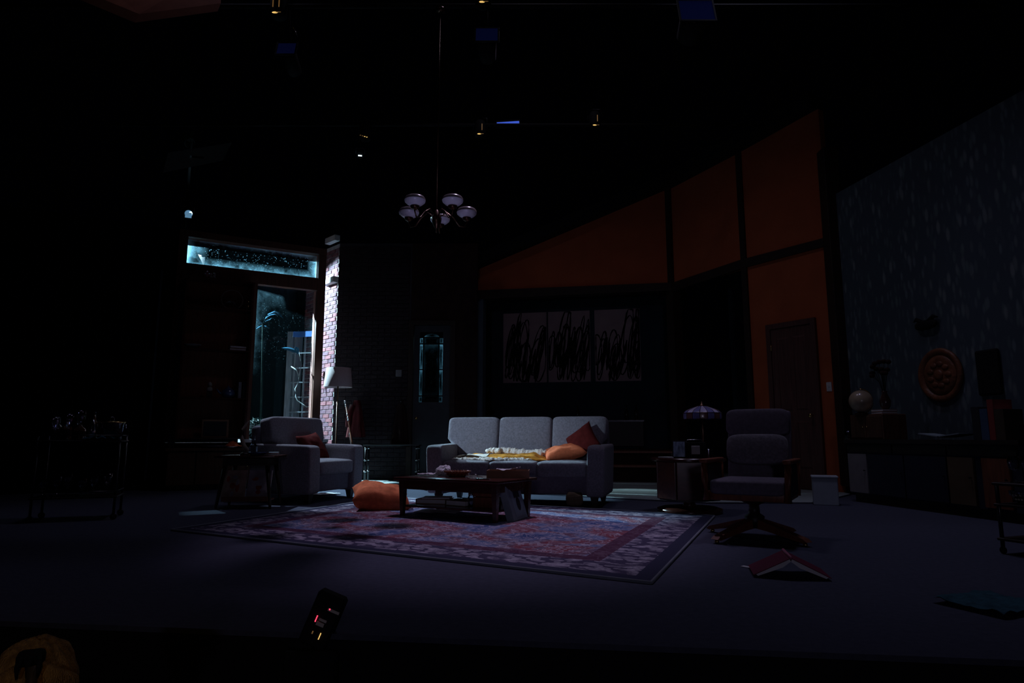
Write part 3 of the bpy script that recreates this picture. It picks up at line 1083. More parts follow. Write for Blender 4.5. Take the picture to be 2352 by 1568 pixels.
# knee wall under the window and the dark wall that runs on to the left wing
b = MB()
WW.bar(b, t_l - 0.12, t_pr + 0.14, 0.0, SILL - 0.05, -0.16, 0.0)
struct(b.obj('wall_left', 'browncloth'))
b = MB()
WW.bar(b, -5.6, t_l - 0.12, 0.0, z_head + 0.1, -0.16, 0.0)
struct(b.obj('wall_wing', 'drape'))
for k, (ua, ub, top) in enumerate(((396, 410, 660), (347, 352, 620))):
    b = MB()
    t0, t1 = tz(ua, 900)[0], tz(ub, 900)[0]
    WW.bar(b, t0, t1, 0.0, tz((ua + ub) / 2, top)[1], 0.0, 0.06)
    struct(b.obj('trim_%d' % (13 + k), mat('grey_door_trim', (0.10, 0.105, 0.13), 0.7, var=0.1) if k == 0 else M['alcove']))

# theatre drape far outside the window
b = MB()
b.grid(lambda u, v: (-9 + 6.2 * u + 0.0, 13.6 + 0.10 * math.sin(u * 60) - 1.0 * u * 0, 4.4 * v), 120, 1)
struct(b.obj('backdrop', 'drape', None, True))


# ================================================================== FURNITURE
def make_sofa_family(name, label, cat, W, D, nc, loc, rz):
    """upholstered seat with rounded arms, nc loose seat and back cushions"""
    r = thing(name, label, cat, loc, rz)
    aw = 0.17
    MB().rbox((0, 0.0, 0.22), (W - 2 * aw + 0.06, D - 0.12, 0.20), 0.025, 2).obj('base', 'fabric2', r, autos=40)
    iw = (W - 2 * aw) / nc
    for i in range(nc):
        x = -W / 2 + aw + iw * (i + 0.5)
        c = MB().soft((x, -0.10, 0.385), (iw / 2 + 0.004, 0.345, 0.085), 0.28, 40, 20, e2=0.16)
        for p in c.v:
            dx = (p.x - x) / (iw / 2)
            dy = (p.y + 0.10) / 0.345
            if p.z > 0.385:
                p.z += 0.018 * (1 - dx * dx) * (1 - dy * dy)
        c.obj('seat_cushion', 'fabric', r, True)
    for s in (-1, 1):
        a = MB()
        a.soft((s * (W / 2 - aw / 2), -0.02, 0.375), (aw / 2 + 0.012, D / 2 - 0.01, 0.272), 0.16, 40, 24, e2=0.14)
        for p in a.v:           # the arm leans out a little and dips towards the front
            h = (p.z - 0.12) / 0.5
            p.x += s * 0.02 * h
            if p.z > 0.5:
                p.z += 0.02 * (p.y / D)
        a.obj('arm', 'fabric', r, True)
        for sy in (-1, 1):
            MB().taper((s * (W / 2 - 0.10), sy * (D / 2 - 0.09), 0.0), (0.045, 0.045), (0.085, 0.085), 0.125).obj('leg', 'legwood', r)
    MB().rbox((0, D / 2 - 0.10, 0.50), (W - 0.05, 0.13, 0.76), 0.04, 3, rot('X', math.radians(-4), (0, 0, 0))).obj('back_frame', 'fabric2', r, autos=40)
    bw = (W - 0.02) / nc
    for i in range(nc):
        x = -W / 2 + 0.01 + bw * (i + 0.5)
        m = rot('X', math.radians(-11), (x, D / 2 - 0.23, 0.70))
        c = MB().soft((0, 0, 0), (bw / 2 - 0.002, 0.095, 0.255), 0.16, 44, 24, None, e2=0.26)
        for p in c.v:
            dx, dz = p.x / (bw / 2), p.z / 0.255
            if p.y < 0:
                p.y -= 0.025 * max(0, (1 - dx * dx)) * max(0, 1 - dz * dz)
        c.v = [m @ p for p in c.v]
        if nc > 1 and i in (0, nc - 1) or nc == 1:      # outer cushions notch round the arm
            for p in c.v:
                e = abs(p.x) - (W / 2 - aw - 0.01)
                if p.z < 0.66 and e > 0:
                    k = min(1.0, (0.66 - p.z) / 0.1)
                    p.x -= math.copysign(e * k, p.x)
        c.obj('back_cushion', 'fabric', r, True)
    return r


SOFA_RZ = math.radians(-15.5)
sofa = make_sofa_family('sofa', 'grey three-seat sofa with blanket and cushions on it, behind the low coffee table', 'sofa', 1.95, 0.86, 3, (0.115, 7.585, 0), SOFA_RZ)
arm_c = make_sofa_family('armchair', 'grey upholstered armchair turned to the right beside the window', 'armchair', 0.98, 0.86, 1, (-2.42, 7.84, 0), math.radians(69))
SM = Matrix.Translation((0.115, 7.585, 0)) @ Matrix.Rotation(SOFA_RZ, 4, 'Z')


def on_sofa(o):
    o.matrix_world = SM @ o.matrix_world


# throw blanket on the sofa seat
bl = thing('throw_blanket', 'crumpled ochre throw blanket with white fleece lining lying across the sofa seat', 'blanket', SM @ Vector((-0.10, -0.12, 0.47)), SOFA_RZ)


def bl_h(x, y):
    n = mnoise.noise(Vector((x * 4.0, y * 7.0, 1.3))) * 0.030 + mnoise.noise(Vector((x * 11, y * 14, 4.3))) * 0.013
    return 0.045 + n + 0.03 * math.exp(-((y - 0.06) / 0.10) ** 2)


def bl_fn(u, v):
    x = -0.60 + 1.08 * u
    fr = -0.21 + 0.035 * math.sin(u * 9) + 0.05 * abs(u - 0.45)
    bk = 0.16 + 0.02 * math.sin(u * 13) - 0.12 * (1 - u) ** 3
    y = fr + (bk - fr) * v
    edge = min(1, 6 * u, 6 * (1 - u), 7 * v + 0.05, 7 * (1 - v))
    return (x, y, max(0.012, bl_h(x, y) * max(0.25, edge)))


MB().sheet(bl_fn, 70, 30, 0.010).obj('blanket_cloth', 'ochre', bl, True)
c = MB()      # white fleece turned over along the back and the front hem


def roll(c, x0, x1, yf, zf, r0, n=60, seed=0.0):
    pts, rs = [], []
    for i in range(n + 1):
        u = i / n
        x = x0 + (x1 - x0) * u
        y = yf(u)
        pts.append((x, y, zf(u)))
        e = min(1, 7 * u + 0.2, 7 * (1 - u) + 0.2)
        rs.append(r0 * e * (1 + 0.25 * mnoise.noise(Vector((x * 20, seed, 0)))))
    k = len(c.v)
    c.tube(pts, rs, 12)
    for p in c.v[k:]:
        p += Vector((mnoise.noise(p * 38), mnoise.noise(p * 41 + Vector((5, 0, 0))), mnoise.noise(p * 44 + Vector((0, 9, 0))))) * 0.016


roll(c, -0.24, 0.42, lambda u: 0.10 - 0.05 * u, lambda u: 0.082 + 0.012 * math.sin(u * 7), 0.045, 80, 1)
roll(c, -0.32, -0.12, lambda u: 0.05 + 0.02 * math.sin(u * 5), lambda u: 0.088 + 0.02 * math.sin(u * PI), 0.030, 30, 2)
roll(c, -0.62, 0.30, lambda u: -0.225 + 0.03 * math.sin(u * 9), lambda u: 0.018, 0.014, 70, 3)
c.obj('fleece_lining', 'fleece', bl, True)
c = MB()


def fl_fn(u, v):
    x = -0.62 + 0.36 * u + 0.02 * v
    y = -0.21 + 0.20 * v
    return (x, y, max(0.016, bl_h(x, y) * min(1, 0.4 + 2 * u) * 0.9 + 0.012))


c.sheet(fl_fn, 26, 14, 0.008)
c.obj('fleece_flap', 'fleece', bl, True)

# sofa cushions
c = MB().pillow(0.23, 0.21, 0.075, 18, None, 0.3, 1.0)
o = c.obj('cushion', 'orangecloth', None, True)
tag(o, 'orange cushion lying flat at the right end of the sofa seat', 'cushion', 'sofa cushions')
o.matrix_world = SM @ Matrix.Translation((0.50, -0.07, 0.555)) @ Matrix.Rotation(math.radians(12), 4, 'X') @ Matrix.Rotation(math.radians(-7), 4, 'Y') @ Matrix.Rotation(math.radians(20), 4, 'Z')
c = MB().pillow(0.18, 0.18, 0.06, 18, None, 0.2, 4.0)
o = c.obj('cushion', 'redcloth', None, True)
tag(o, 'dark red cushion standing on its corner against the right sofa back', 'cushion', 'sofa cushions')
o.matrix_world = SM @ Matrix.Translation((0.70, 0.0, 0.675)) @ Matrix.Rotation(math.radians(-25), 4, 'Z') @ Matrix.Rotation(math.radians(68), 4, 'X') @ Matrix.Rotation(math.radians(38), 4, 'Z')
# cushion in the armchair
AM = Matrix.Translation((-2.42, 7.84, 0)) @ Matrix.Rotation(math.radians(69), 4, 'Z')
c = MB().pillow(0.20, 0.19, 0.07, 16, None, 0.2, 2.0)
o = c.obj('cushion', 'redcloth', None, True)
tag(o, 'dark red cushion leaning on the back of the grey armchair', 'cushion')
o.matrix_world = AM @ Matrix.Translation((0.02, -0.06, 0.60)) @ Matrix.Rotation(math.radians(60), 4, 'X') @ Matrix.Rotation(math.radians(8), 4, 'Z')
# floor cushion
c = MB().pillow(0.29, 0.26, 0.125, 26, None, 0.22, 6.0)
o = c.obj('floor_cushion', 'orangecloth', None, True)
tag(o, 'orange cushion slumped on the rug left of the coffee table', 'cushion')
o.location = (-1.33, 6.78, 0.125)
o.rotation_euler = (math.radians(10), math.radians(8), math.radians(15))

# ------------------------------------------------------------------ rug
us, vs_ = (RUG_FR - RUG_FL) / RUG_L, (RUG_BR - RUG_FR) / RUG_W
NU, NV = 48, 40
me = bpy.data.meshes.new('persian_rug')
vv, ff = [], []
for j in range(NV + 1):
    for i in range(NU + 1):
        p = RUG_FL + us * (RUG_L * i / NU) + vs_ * (RUG_W * j / NV)
        vv.append((p.x, p.y, 0.014 + 0.003 * mnoise.noise(Vector((p.x * 2, p.y * 2, 0)))))
for j in range(NV):
    for i in range(NU):
        ff.append((j * (NU + 1) + i, j * (NU + 1) + i + 1, (j + 1) * (NU + 1) + i + 1, (j + 1) * (NU + 1) + i))
me.from_pydata(vv, [], ff)
uvl = me.uv_layers.new()
for lp in me.loops:
    k = lp.vertex_index
    uvl.data[lp.index].uv = (RUG_L * (k % (NU + 1)) / NU, RUG_W * (k // (NU + 1)) / NV)
me.materials.append(M['rug'])
rug = bpy.data.objects.new('persian_rug', me)
COL.objects.link(rug)
tag(rug, 'large faded red and blue patterned rug under the coffee table', 'rug')
RUG_BL = RUG_FL + RUG_BR - RUG_FR
b = MB()
cs = [RUG_FL, RUG_FR, RUG_BR, RUG_BL, RUG_FL]
for p, q in zip(cs, cs[1:]):
    b.tube([p + Vector((0, 0, 0.009)), q + Vector((0, 0, 0.009))], 0.009, 8)
b.obj('bound_edge', mat('rug_binding', (0.20, 0.22, 0.26), 0.9, var=0.1), rug, True)

# ------------------------------------------------------------------ coffee table
CT_RZ = math.radians(-31.7)
ctc = Vector((-0.42, 6.10, 0.0)) + Vector((0, 0, 0.014))
NLf, NRf = Vector((-1.02, 6.17, 0)), Vector((-0.13, 5.62, 0))
ct_d = (NRf - NLf).normalized()
ct_n = Vector((-ct_d.y, ct_d.x, 0))
ctc = (NLf + NRf) / 2 + ct_n * 0.27 + Vector((0, 0, 0.016))
ct = thing('coffee_table', 'low mahogany coffee table with lower shelf standing on the patterned rug', 'coffee table', ctc, math.atan2(ct_d.y, ct_d.x))
CTM = Matrix.Translation(ctc) @ Matrix.Rotation(math.atan2(ct_d.y, ct_d.x), 4, 'Z')
TH = 0.345
MB().rbox((0, 0, TH - 0.012), (1.16, 0.66, 0.024), 0.006, 2).obj('tabletop', 'mahog', ct, autos=30)
b = MB()
for s in (-1, 1):
    b.box((0, s * 0.27, TH - 0.065), (1.02, 0.02, 0.082))
    b.box((s * 0.505, 0, TH - 0.065), (0.02, 0.52, 0.082))
b.obj('apron', 'mahog', ct)
for sx in (-1, 1):
    for sy in (-1, 1):
        MB().taper((sx * 0.51, sy * 0.265, 0), (0.032, 0.032), (0.058, 0.058), TH - 0.024).obj('leg', 'mahog', ct)
MB().rbox((0, 0, 0.085), (1.0, 0.5, 0.018), 0.004, 1).obj('lower_shelf', 'mahog', ct)


def place(o, m, x, y, z, rz=0.0, rx=0.0, ry=0.0):
    o.matrix_world = m @ Matrix.Translation((x, y, z)) @ Matrix.Rotation(rz, 4, 'Z') @ Matrix.Rotation(rx, 4, 'X') @ Matrix.Rotation(ry, 4, 'Y')


# things on the coffee table
ZT = TH
# crumpled tissue
c = MB()
c.soft((0, 0, 0), (0.075, 0.05, 0.045), 0.9, 26, 14)
for p in c.v:
    n = mnoise.noise(p * 22) * 0.9 + mnoise.noise(p * 50) * 0.4
    p += p.normalized() * 0.032 * n
o = c.obj('tissue', 'paper')
tag(o, 'crumpled white tissue standing on the left end of the coffee table', 'tissue')
place(o, CTM, -0.30, 0.08, ZT + 0.055, 0.5, 0, -0.45)
c = MB()
c.sheet(lambda u, v: (0.16 * (u - .5), 0.10 * (v - .5), 0.012 + 0.02 * abs(mnoise.noise(Vector((u * 5, v * 5, 2)))) + 0.006), 16, 12, 0.003)
o = c.obj('napkin', 'paper')
tag(o, 'flat creased white napkin beside the crumpled tissue on the coffee table', 'napkin')
place(o, CTM, -0.42, -0.03, ZT, 0.3)
# amber ashtray
o = thing('glass_ashtray', 'round amber cut-glass ashtray with glinting rim on the coffee table', 'ashtray')
b = MB().lathe([(0.075, 0), (0.085, 0.006), (0.115, 0.035), (0.122, 0.05), (0.112, 0.05), (0.10, 0.036), (0.075, 0.014), (0.0, 0.012)], 32)
b.obj('bowl', 'amber', o, False)
b = MB()
for k in range(26):
    a = 2 * PI * k / 26
    b.soft((0.117 * math.cos(a), 0.117 * math.sin(a), 0.049), (0.011, 0.011, 0.009), 1.0, 8, 6)
for k in range(18):
    a = 2 * PI * k / 18
    b.soft((0.100 * math.cos(a), 0.100 * math.sin(a), 0.020), (0.010, 0.010, 0.008), 1.0, 8, 6)
b.obj('cut_facets', 'amber', o, True)
place(o, CTM, -0.10, 0.02, ZT)
# cardboard tray with paper
o = thing('cardboard_tray', 'shallow tan cardboard tray holding paper on the right end of the coffee table', 'tray')
b = MB()
b.box((0, 0, 0.004), (0.38, 0.26, 0.008))
for s in (-1, 1):
    b.box((0, s * 0.127, 0.038), (0.38, 0.006, 0.06))
    b.box((s * 0.187, 0, 0.038), (0.006, 0.248, 0.06))
b.obj('tray_body', 'tancard', o)
place(o, CTM, 0.36, 0.18, ZT, 0.5)
c = MB().sheet(lambda u, v: (0.2 * (u - .5), 0.15 * (v - .5), 0.03 + 0.045 * (u - .3) ** 2 + 0.012 * mnoise.noise(Vector((u * 4, v * 4, 0)))), 12, 10, 0.002)
o = c.obj('paper_sheet', 'paper')
tag(o, 'curled sheet of white paper lying in the tan cardboard tray', 'paper')
place(o, CTM, 0.36, 0.17, ZT + 0.042, 0.3)
# eyeglasses
o = thing('eyeglasses', 'thin wire eyeglasses folded near the front edge of the coffee table', 'eyeglasses')
for s in (-1, 1):
    b = MB().tube([(s * 0.034 + 0.026 * math.cos(a * PI / 8), -0.005, 0.022 + 0.02 * math.sin(a * PI / 8)) for a in range(17)], 0.0022, 6)
    b.obj('rim', 'steel', o, True)
    MB().tube([(s * 0.06, -0.003, 0.03), (s * 0.06, 0.07, 0.02), (s * 0.05, 0.12, 0.006)], 0.002, 6).obj('temple', 'steel', o, True)
MB().tube([(-0.009, -0.005, 0.026), (0, -0.008, 0.03), (0.009, -0.005, 0.026)], 0.002, 6).obj('bridge', 'steel', o, True)
place(o, CTM, 0.20, -0.18, ZT, 0.15)
b = MB().tube([(-0.07, 0, 0.005), (0.06, 0, 0.005), (0.075, 0, 0.005)], [0.005, 0.005, 0.002], 8)
o = b.obj('pen', 'steel', None, True)
tag(o, 'slim metal pen lying beside the eyeglasses on the coffee table', 'pen')
place(o, CTM, 0.34, -0.20, ZT, 0.1)
# lower shelf things
lows = [('book', -0.36, 0.02, 0.30, 0.21, 0.045, 'tancard', 'tan cardboard-coloured book lying at the left end of the lower table shelf', 'book', 0.25),
        ('magazine', -0.34, 0.03, 0.26, 0.20, 0.012, 'paper', 'white magazine on top of the tan book under the coffee table', 'magazine', 0.5),
        ('book', -0.02, -0.02, 0.24, 0.18, 0.05, 'ochrepanel', 'ochre book lying in the middle of the lower table shelf', 'book', -0.1),
        ('wooden_box', 0.26, -0.02, 0.20, 0.16, 0.13, 'redwood', 'small red-brown wooden box on the right of the lower table shelf', 'box', 0.05)]
for nm, x, y, sx, sy, sz, m_, lab, cat, rz in lows:
    z0 = 0.094 + (0.046 if nm == 'magazine' else 0)
    o = thing(nm, lab, cat)
    if nm == 'book':
        MB().rbox((0, 0, sz / 2), (sx - 0.012, sy - 0.012, sz - 0.008), 0.003, 1).obj('page_block', 'paper', o)
        for zz in (0.003, sz - 0.003):
            MB().box((0, 0, zz), (sx, sy, 0.006)).obj('cover', m_, o)
        MB().box((-sx / 2 + 0.003, 0, sz / 2), (0.006, sy, sz - 0.012)).obj('spine', m_, o)
    elif nm == 'magazine':
        MB().box((0, 0, sz / 2), (sx, sy, sz)).obj('pages', m_, o)
    else:
        MB().rbox((0, 0, 0.045), (sx, sy, 0.09), 0.004, 1).obj('box_body', m_, o)
        MB().rbox((0, 0, 0.112), (sx + 0.008, sy + 0.008, 0.036), 0.006, 1).obj('lid', m_, o)
    place(o, CTM, x, y, z0, rz)
o = thing('glass_jar', 'small clear glass jar standing on the lower shelf beside the wooden box', 'jar')
MB().lathe([(0.03, 0), (0.033, 0.01), (0.033, 0.08), (0.026, 0.09), (0.026, 0.10), (0.022, 0.10), (0.022, 0.088), (0.029, 0.078), (0.029, 0.006), (0, 0.005)], 18).obj('jar_body', 'glass', o, True)
MB().lathe([(0.028, 0.1), (0.028, 0.118), (0.0, 0.118)], 18).obj('lid', 'steel', o, True)
place(o, CTM, 0.11, -0.05, 0.094)
# box leaning against the right end of the table
lean = thing('leaning_box', 'blue-grey picture box with black print leaning on the right end of the coffee table', 'box')
MB().rbox((0, 0.035, 0.165), (0.33, 0.07, 0.33), 0.004, 1).obj('box_body', 'bluebox', lean)
b = MB().box((0.02, -0.0035, 0.225), (0.13, 0.003, 0.07))
b.soft((0.02, -0.0035, 0.135), (0.045, 0.0016, 0.06), 1.0, 14, 8)
b.obj('printed_figure', 'inkbox', lean)
MB().box((0.02, -0.001, 0.165), (0.24, 0.002, 0.27)).obj('printed_panel', mat('pale_blue_print', (0.26, 0.36, 0.42), 0.5, var=0.2, vscale=5), lean)
LA, LB = gnd(1182, 1197, 0.017), gnd(1213, 1187, 0.017)
lx = Vector((LB.x - LA.x, LB.y - LA.y, 0)).normalized()
mm = Matrix.Identity(4)
mm.col[0][:3] = lx
mm.col[1][:3] = (-lx.y, lx.x, 0)
mm.col[3][:3] = (LA + LB) / 2
lean.matrix_world = mm @ Matrix.Rotation(math.radians(-17), 4, 'X')
# sheepskin-like paper under the table left
c = MB().sheet(lambda u, v: (0.42 * (u - .5), 0.24 * (v - .5), 0.012 + 0.02 * abs(mnoise.noise(Vector((u * 3, v * 3, 8))))), 16, 10, 0.003)
o = c.obj('newspaper', 'paper')
tag(o, 'pale crumpled newspaper on the rug under the left end of the coffee table', 'newspaper')
place(o, CTM, -0.34, 0.06, 0.004, 0.3)
# paper bag under the sofa
c = MB().soft((0, 0, 0.065), (0.09, 0.06, 0.065), 0.5, 20, 10)
for p in c.v:
    p += Vector((0, 0, 0.03)) * mnoise.noise(p * 18) * (1 if p.z > 0.03 else 0)
    if p.z < 0:
        p.z = 0.0
o = c.obj('paper_bag', 'ochrepanel')
tag(o, 'crushed ochre paper bag under the right end of the sofa', 'bag')
p = gnd(1322, 1164, 0.018)
o.location = (p.x, p.y + 0.12, 0.018)
# slippers / papers under the armchair
c = MB().sheet(lambda u, v: (0.30 * (u - .5), 0.21 * (v - .5), 0.010 + 0.012 * abs(mnoise.noise(Vector((u * 3, v * 3, 5))))), 10, 8, 0.003)
o = c.obj('magazine', 'paper')
p = gnd(745, 1140, 0.0)
tag(o, 'pale open magazine on the floor underneath the grey armchair', 'magazine', loc=(p.x - 0.05, p.y + 0.25, 0.004), rz=0.8)

# ------------------------------------------------------------------ left end table with magazine tray
et = thing('end_table', 'small dark end table left of the armchair with magazines on its tray', 'side table', (-2.76, 7.03, 0), math.radians(4))
MB().rbox((0, 0, 0.525), (0.60, 0.48, 0.024), 0.006, 2).obj('tabletop', 'mahog', et, autos=30)
MB().box((0, 0, 0.47), (0.46, 0.36, 0.07)).obj('apron', 'legwood', et)
for sx in (-1, 1):
    for sy in (-1, 1):
        MB().tube([(sx * 0.21, sy * 0.15, 0.46), (sx * 0.27, sy * 0.19, 0.012), (sx * 0.27, sy * 0.19, 0.0)], [0.024, 0.014, 0.013], 10).obj('leg', 'legwood', et, True)
b = MB()
b.box((0.02, -0.10, 0.085), (0.46, 0.24, 0.016))
b.box((0.02, -0.215, 0.105), (0.46, 0.014, 0.04))
b.obj('magazine_tray', 'redwood', et)
ETM = Matrix.Translation((-2.76, 7.03, 0)) @ Matrix.Rotation(math.radians(4), 4, 'Z')
for x, mm, lab, rz in ((-0.12, 'cover1', 'magazine with yellow and red watercolour cover in the end table tray', 0.05), (0.13, 'cover2', 'magazine with pale grey and pink cover in the end table tray', -0.04)):
    o = thing('magazine', lab, 'magazine', group='magazines in the end table tray')
    MB().box((0, 0, 0.15), (0.235, 0.012, 0.30)).obj('pages', 'paper', o)
    MB().box((0, -0.0075, 0.15), (0.237, 0.003, 0.302)).obj('cover', mm, o)
    for q in range(6):
        b = MB().soft((RND.uniform(-0.08, 0.08), -0.0095, RND.uniform(0.05, 0.26)), (RND.uniform(0.012, 0.035), 0.0012, RND.uniform(0.02, 0.055)), 1.0, 12, 6)
        b.obj('printed_blot', 'redink' if (q + (x > 0)) % 2 == 0 else 'cover2', o)
    place(o, ETM, x, -0.16, 0.093, rz, math.radians(-16))
# things on the end table
o = thing('horn_sculpture', 'tall curved pale horn on a dark foot on the left end table', 'sculpture')
MB().tube([(0.02, 0, 0.03), (-0.03, 0, 0.10), (-0.055, 0, 0.18), (-0.05, 0, 0.27), (-0.01, 0, 0.34), (0.02, 0, 0.37)], [0.028, 0.024, 0.02, 0.015, 0.009, 0.003], 12).obj('horn', mat('pale_horn', (0.28, 0.24, 0.20), 0.4), o, True)
MB().lathe([(0.06, 0), (0.06, 0.015), (0.03, 0.03), (0.0, 0.035)], 18).obj('foot', 'legwood', o, True)
place(o, ETM, -0.08, 0.06, 0.537)
o = thing('decanter', 'small faceted glass decanter with stopper on the left end table', 'decanter')
MB().lathe([(0.04, 0), (0.045, 0.01), (0.045, 0.09), (0.018, 0.13), (0.014, 0.16), (0.02, 0.17)], 8).obj('decanter_body', 'glass', o)
MB().soft((0, 0, 0.195), (0.02, 0.02, 0.028), 1, 10, 8).obj('stopper', 'glass', o, True)
place(o, ETM, 0.02, -0.03, 0.537)
o = thing('glass_dish', 'shallow blue glass dish at the front of the left end table', 'dish')
MB().lathe([(0.05, 0), (0.06, 0.005), (0.11, 0.03), (0.115, 0.034), (0.107, 0.031), (0.055, 0.012), (0, 0.01)], 28).obj('dish_body', mat('blue_glass', (0.05, 0.06, 0.16), 0.06, var=0.1, spec=0.9, coat=1.0), o, True)
place(o, ETM, 0.10, -0.14, 0.537)
o = thing('small_book', 'thin dark book lying at the back right of the left end table', 'book')
MB().rbox((0, 0, 0.014), (0.2, 0.15, 0.02), 0.003, 1).obj('page_block', 'paper', o)
MB().box((0, 0, 0.0265), (0.206, 0.156, 0.005)).obj('cover', 'bluebox', o)
MB().box((0, 0, 0.0025), (0.206, 0.156, 0.005)).obj('cover', 'bluebox', o)
place(o, ETM, 0.15, 0.08, 0.537, 0.2)

# ------------------------------------------------------------------ drum table on the right
DT = Vector((1.735, 6.55, 0.0))
dt = thing('drum_table', 'dark octagonal drum table on a round foot right of the sofa', 'side table', DT, math.radians(10))
MB().lathe([(0.30, 0), (0.31, 0.012), (0.31, 0.04), (0.26, 0.055), (0.10, 0.065)], 32).obj('foot', 'mahog', dt, True)
MB().lathe([(0.08, 0.06), (0.055, 0.085), (0.055, 0.12), (0.12, 0.14)], 20).obj('pedestal', 'mahog', dt, True)
RB, ZB0, ZB1 = 0.325, 0.135, 0.495
b = MB().lathe([(RB - 0.02, ZB0 - 0.008), (RB - 0.02, ZB1)], 8)
b.obj('carcass', 'legwood', dt)
side = 2 * RB * math.sin(PI / 8)
for k in range(8):
    a = 2 * PI * (k + 0.5) / 8
    m = Matrix.Rotation(a, 4, 'Z') @ Matrix.Translation((RB * math.cos(PI / 8) - 0.006, 0, (ZB0 + ZB1) / 2))
    bb = MB().rbox((0, 0, 0), (0.02, side * 0.93, ZB1 - ZB0 - 0.01), 0.004, 1, m)
    bb.obj('side_panel', 'mahog', dt)
MB().lathe([(0.34, 0.495), (0.36, 0.50), (0.36, 0.518), (0.352, 0.525), (0, 0.525)], 40).obj('tabletop', 'mahog', dt, autos=30)
ZD = 0.526
# stained-glass lamp
TL = Vector((1.945, 6.72, ZD))
o = thing('stained_glass_lamp', 'table lamp with pale panelled glass shade on the drum table', 'table lamp', TL)
MB().lathe([(0.085, 0), (0.085, 0.012), (0.05, 0.03), (0.02, 0.05), (0.017, 0.20), (0.026, 0.26), (0.014, 0.32), (0.012, 0.45)], 20).obj('lamp_base', 'bronze', o, True)
n = 16
gA = mat('lilac_art_glass', (0.60, 0.56, 0.85), 0.22, var=0.25, vscale=9, coat=0.5)
gB = mat('blue_art_glass', (0.22, 0.22, 0.50), 0.22, var=0.25, vscale=9, coat=0.5)
gC = mat('rust_art_glass', (0.20, 0.09, 0.08), 0.25, var=0.3, vscale=9, coat=0.5)
for k in range(n):
    a0_, a1_ = 2 * PI * k / n + 0.02, 2 * PI * (k + 1) / n - 0.02
    prof = [(0.045, 0.515), (0.11, 0.493), (0.165, 0.468), (0.188, 0.446)]
    bb = MB()
    bb.grid(lambda u, v: (lambda q, a: (q[0] * math.cos(a), q[0] * math.sin(a), q[1]))(prof[round(v * 3)], a0_ + (a1_ - a0_) * u), 3, 3)
    bb.obj('shade_panel', gA if k % 2 else gB, o, True)
    bb = MB()
    prof2 = [(0.190, 0.442), (0.194, 0.41), (0.192, 0.384)]
    bb.grid(lambda u, v: (lambda q, a: (q[0] * math.cos(a), q[0] * math.sin(a), q[1]))(prof2[round(v * 2)], a0_ + (a1_ - a0_) * u), 3, 2)
    bb.obj('shade_skirt', gC if k % 2 else gB, o, True)
MB().lathe([(0.05, 0.512), (0.05, 0.522), (0.012, 0.53), (0.01, 0.56), (0.0, 0.565)], 16).obj('finial', 'bronze', o, True)
b = MB().lathe([(0.192, 0.440), (0.192, 0.446), (0.186, 0.446), (0.186, 0.440)], 32, None, False)
for k in range(n):
    a = 2 * PI * k / n
    b.tube([(0.045 * math.cos(a), 0.045 * math.sin(a), 0.516), (0.166 * math.cos(a), 0.166 * math.sin(a), 0.469), (0.19 * math.cos(a), 0.19 * math.sin(a), 0.444), (0.193 * math.cos(a), 0.193 * math.sin(a), 0.384)], 0.003, 5)
b.obj('leading', 'bronze', o, True)
# photo frame
o = thing('photo_frame', 'silver blue photograph in a frame leaning back on the drum table', 'photo frame')
MB().rbox((0, 0, 0.085), (0.13, 0.014, 0.17), 0.004, 1).obj('frame', 'darksteel', o)
MB().box((0, -0.0078, 0.085), (0.108, 0.002, 0.148)).obj('photograph', mat('blue_photograph', (0.20, 0.26, 0.36), 0.25, var=0.55, vscale=14, stretch=(3, 3, 1)), o)
MB().box((0.0, 0.04, 0.06), (0.03, 0.006, 0.13), rot('X', math.radians(-28))).obj('strut', 'darksteel', o)
o.matrix_world = Matrix.Translation(at(1560, 1043, 6.42) * 1.0) @ Matrix.Rotation(math.radians(-18), 4, 'Z') @ Matrix.Rotation(math.radians(-14), 4, 'X')
o.location.z = ZD
# boxy clock
o = thing('boxed_clock', 'black boxed table clock with pale square face on the drum table', 'clock', (at(1597, 1042, 6.5).x, 6.50, ZD), math.radians(-6))
MB().rbox((0, 0.03, 0.075), (0.20, 0.11, 0.15), 0.008, 2).obj('case', 'black', o, autos=30)
MB().rbox((0.0, -0.028, 0.075), (0.082, 0.008, 0.082), 0.003, 1).obj('face', mat('pale_clock_face', (0.42, 0.40, 0.40), 0.5, var=0.05), o)
MB().tube([(-0.08, 0.03, 0.15), (-0.07, 0.03, 0.175), (0.07, 0.03, 0.175), (0.08, 0.03, 0.15)], 0.004, 8).obj('handle', 'steel', o, True)
# dish / paper at the left edge
o = MB().rbox((0, 0, 0.005), (0.11, 0.16, 0.009), 0.002, 1).obj('notepad', 'paper')
tag(o, 'white notepad at the left edge of the drum table top', 'notepad', loc=(at(1533, 1043, 6.5).x, 6.5, ZD), rz=0.4)
o = thing('tumbler', 'short glass tumbler beside the boxed clock on the drum table', 'glass', (at(1627, 1043, 6.4).x, 6.38, ZD))
MB().lathe([(0.028, 0), (0.033, 0.085), (0.030, 0.085), (0.026, 0.01), (0, 0.008)], 18).obj('tumbler_body', 'glass', o, True)

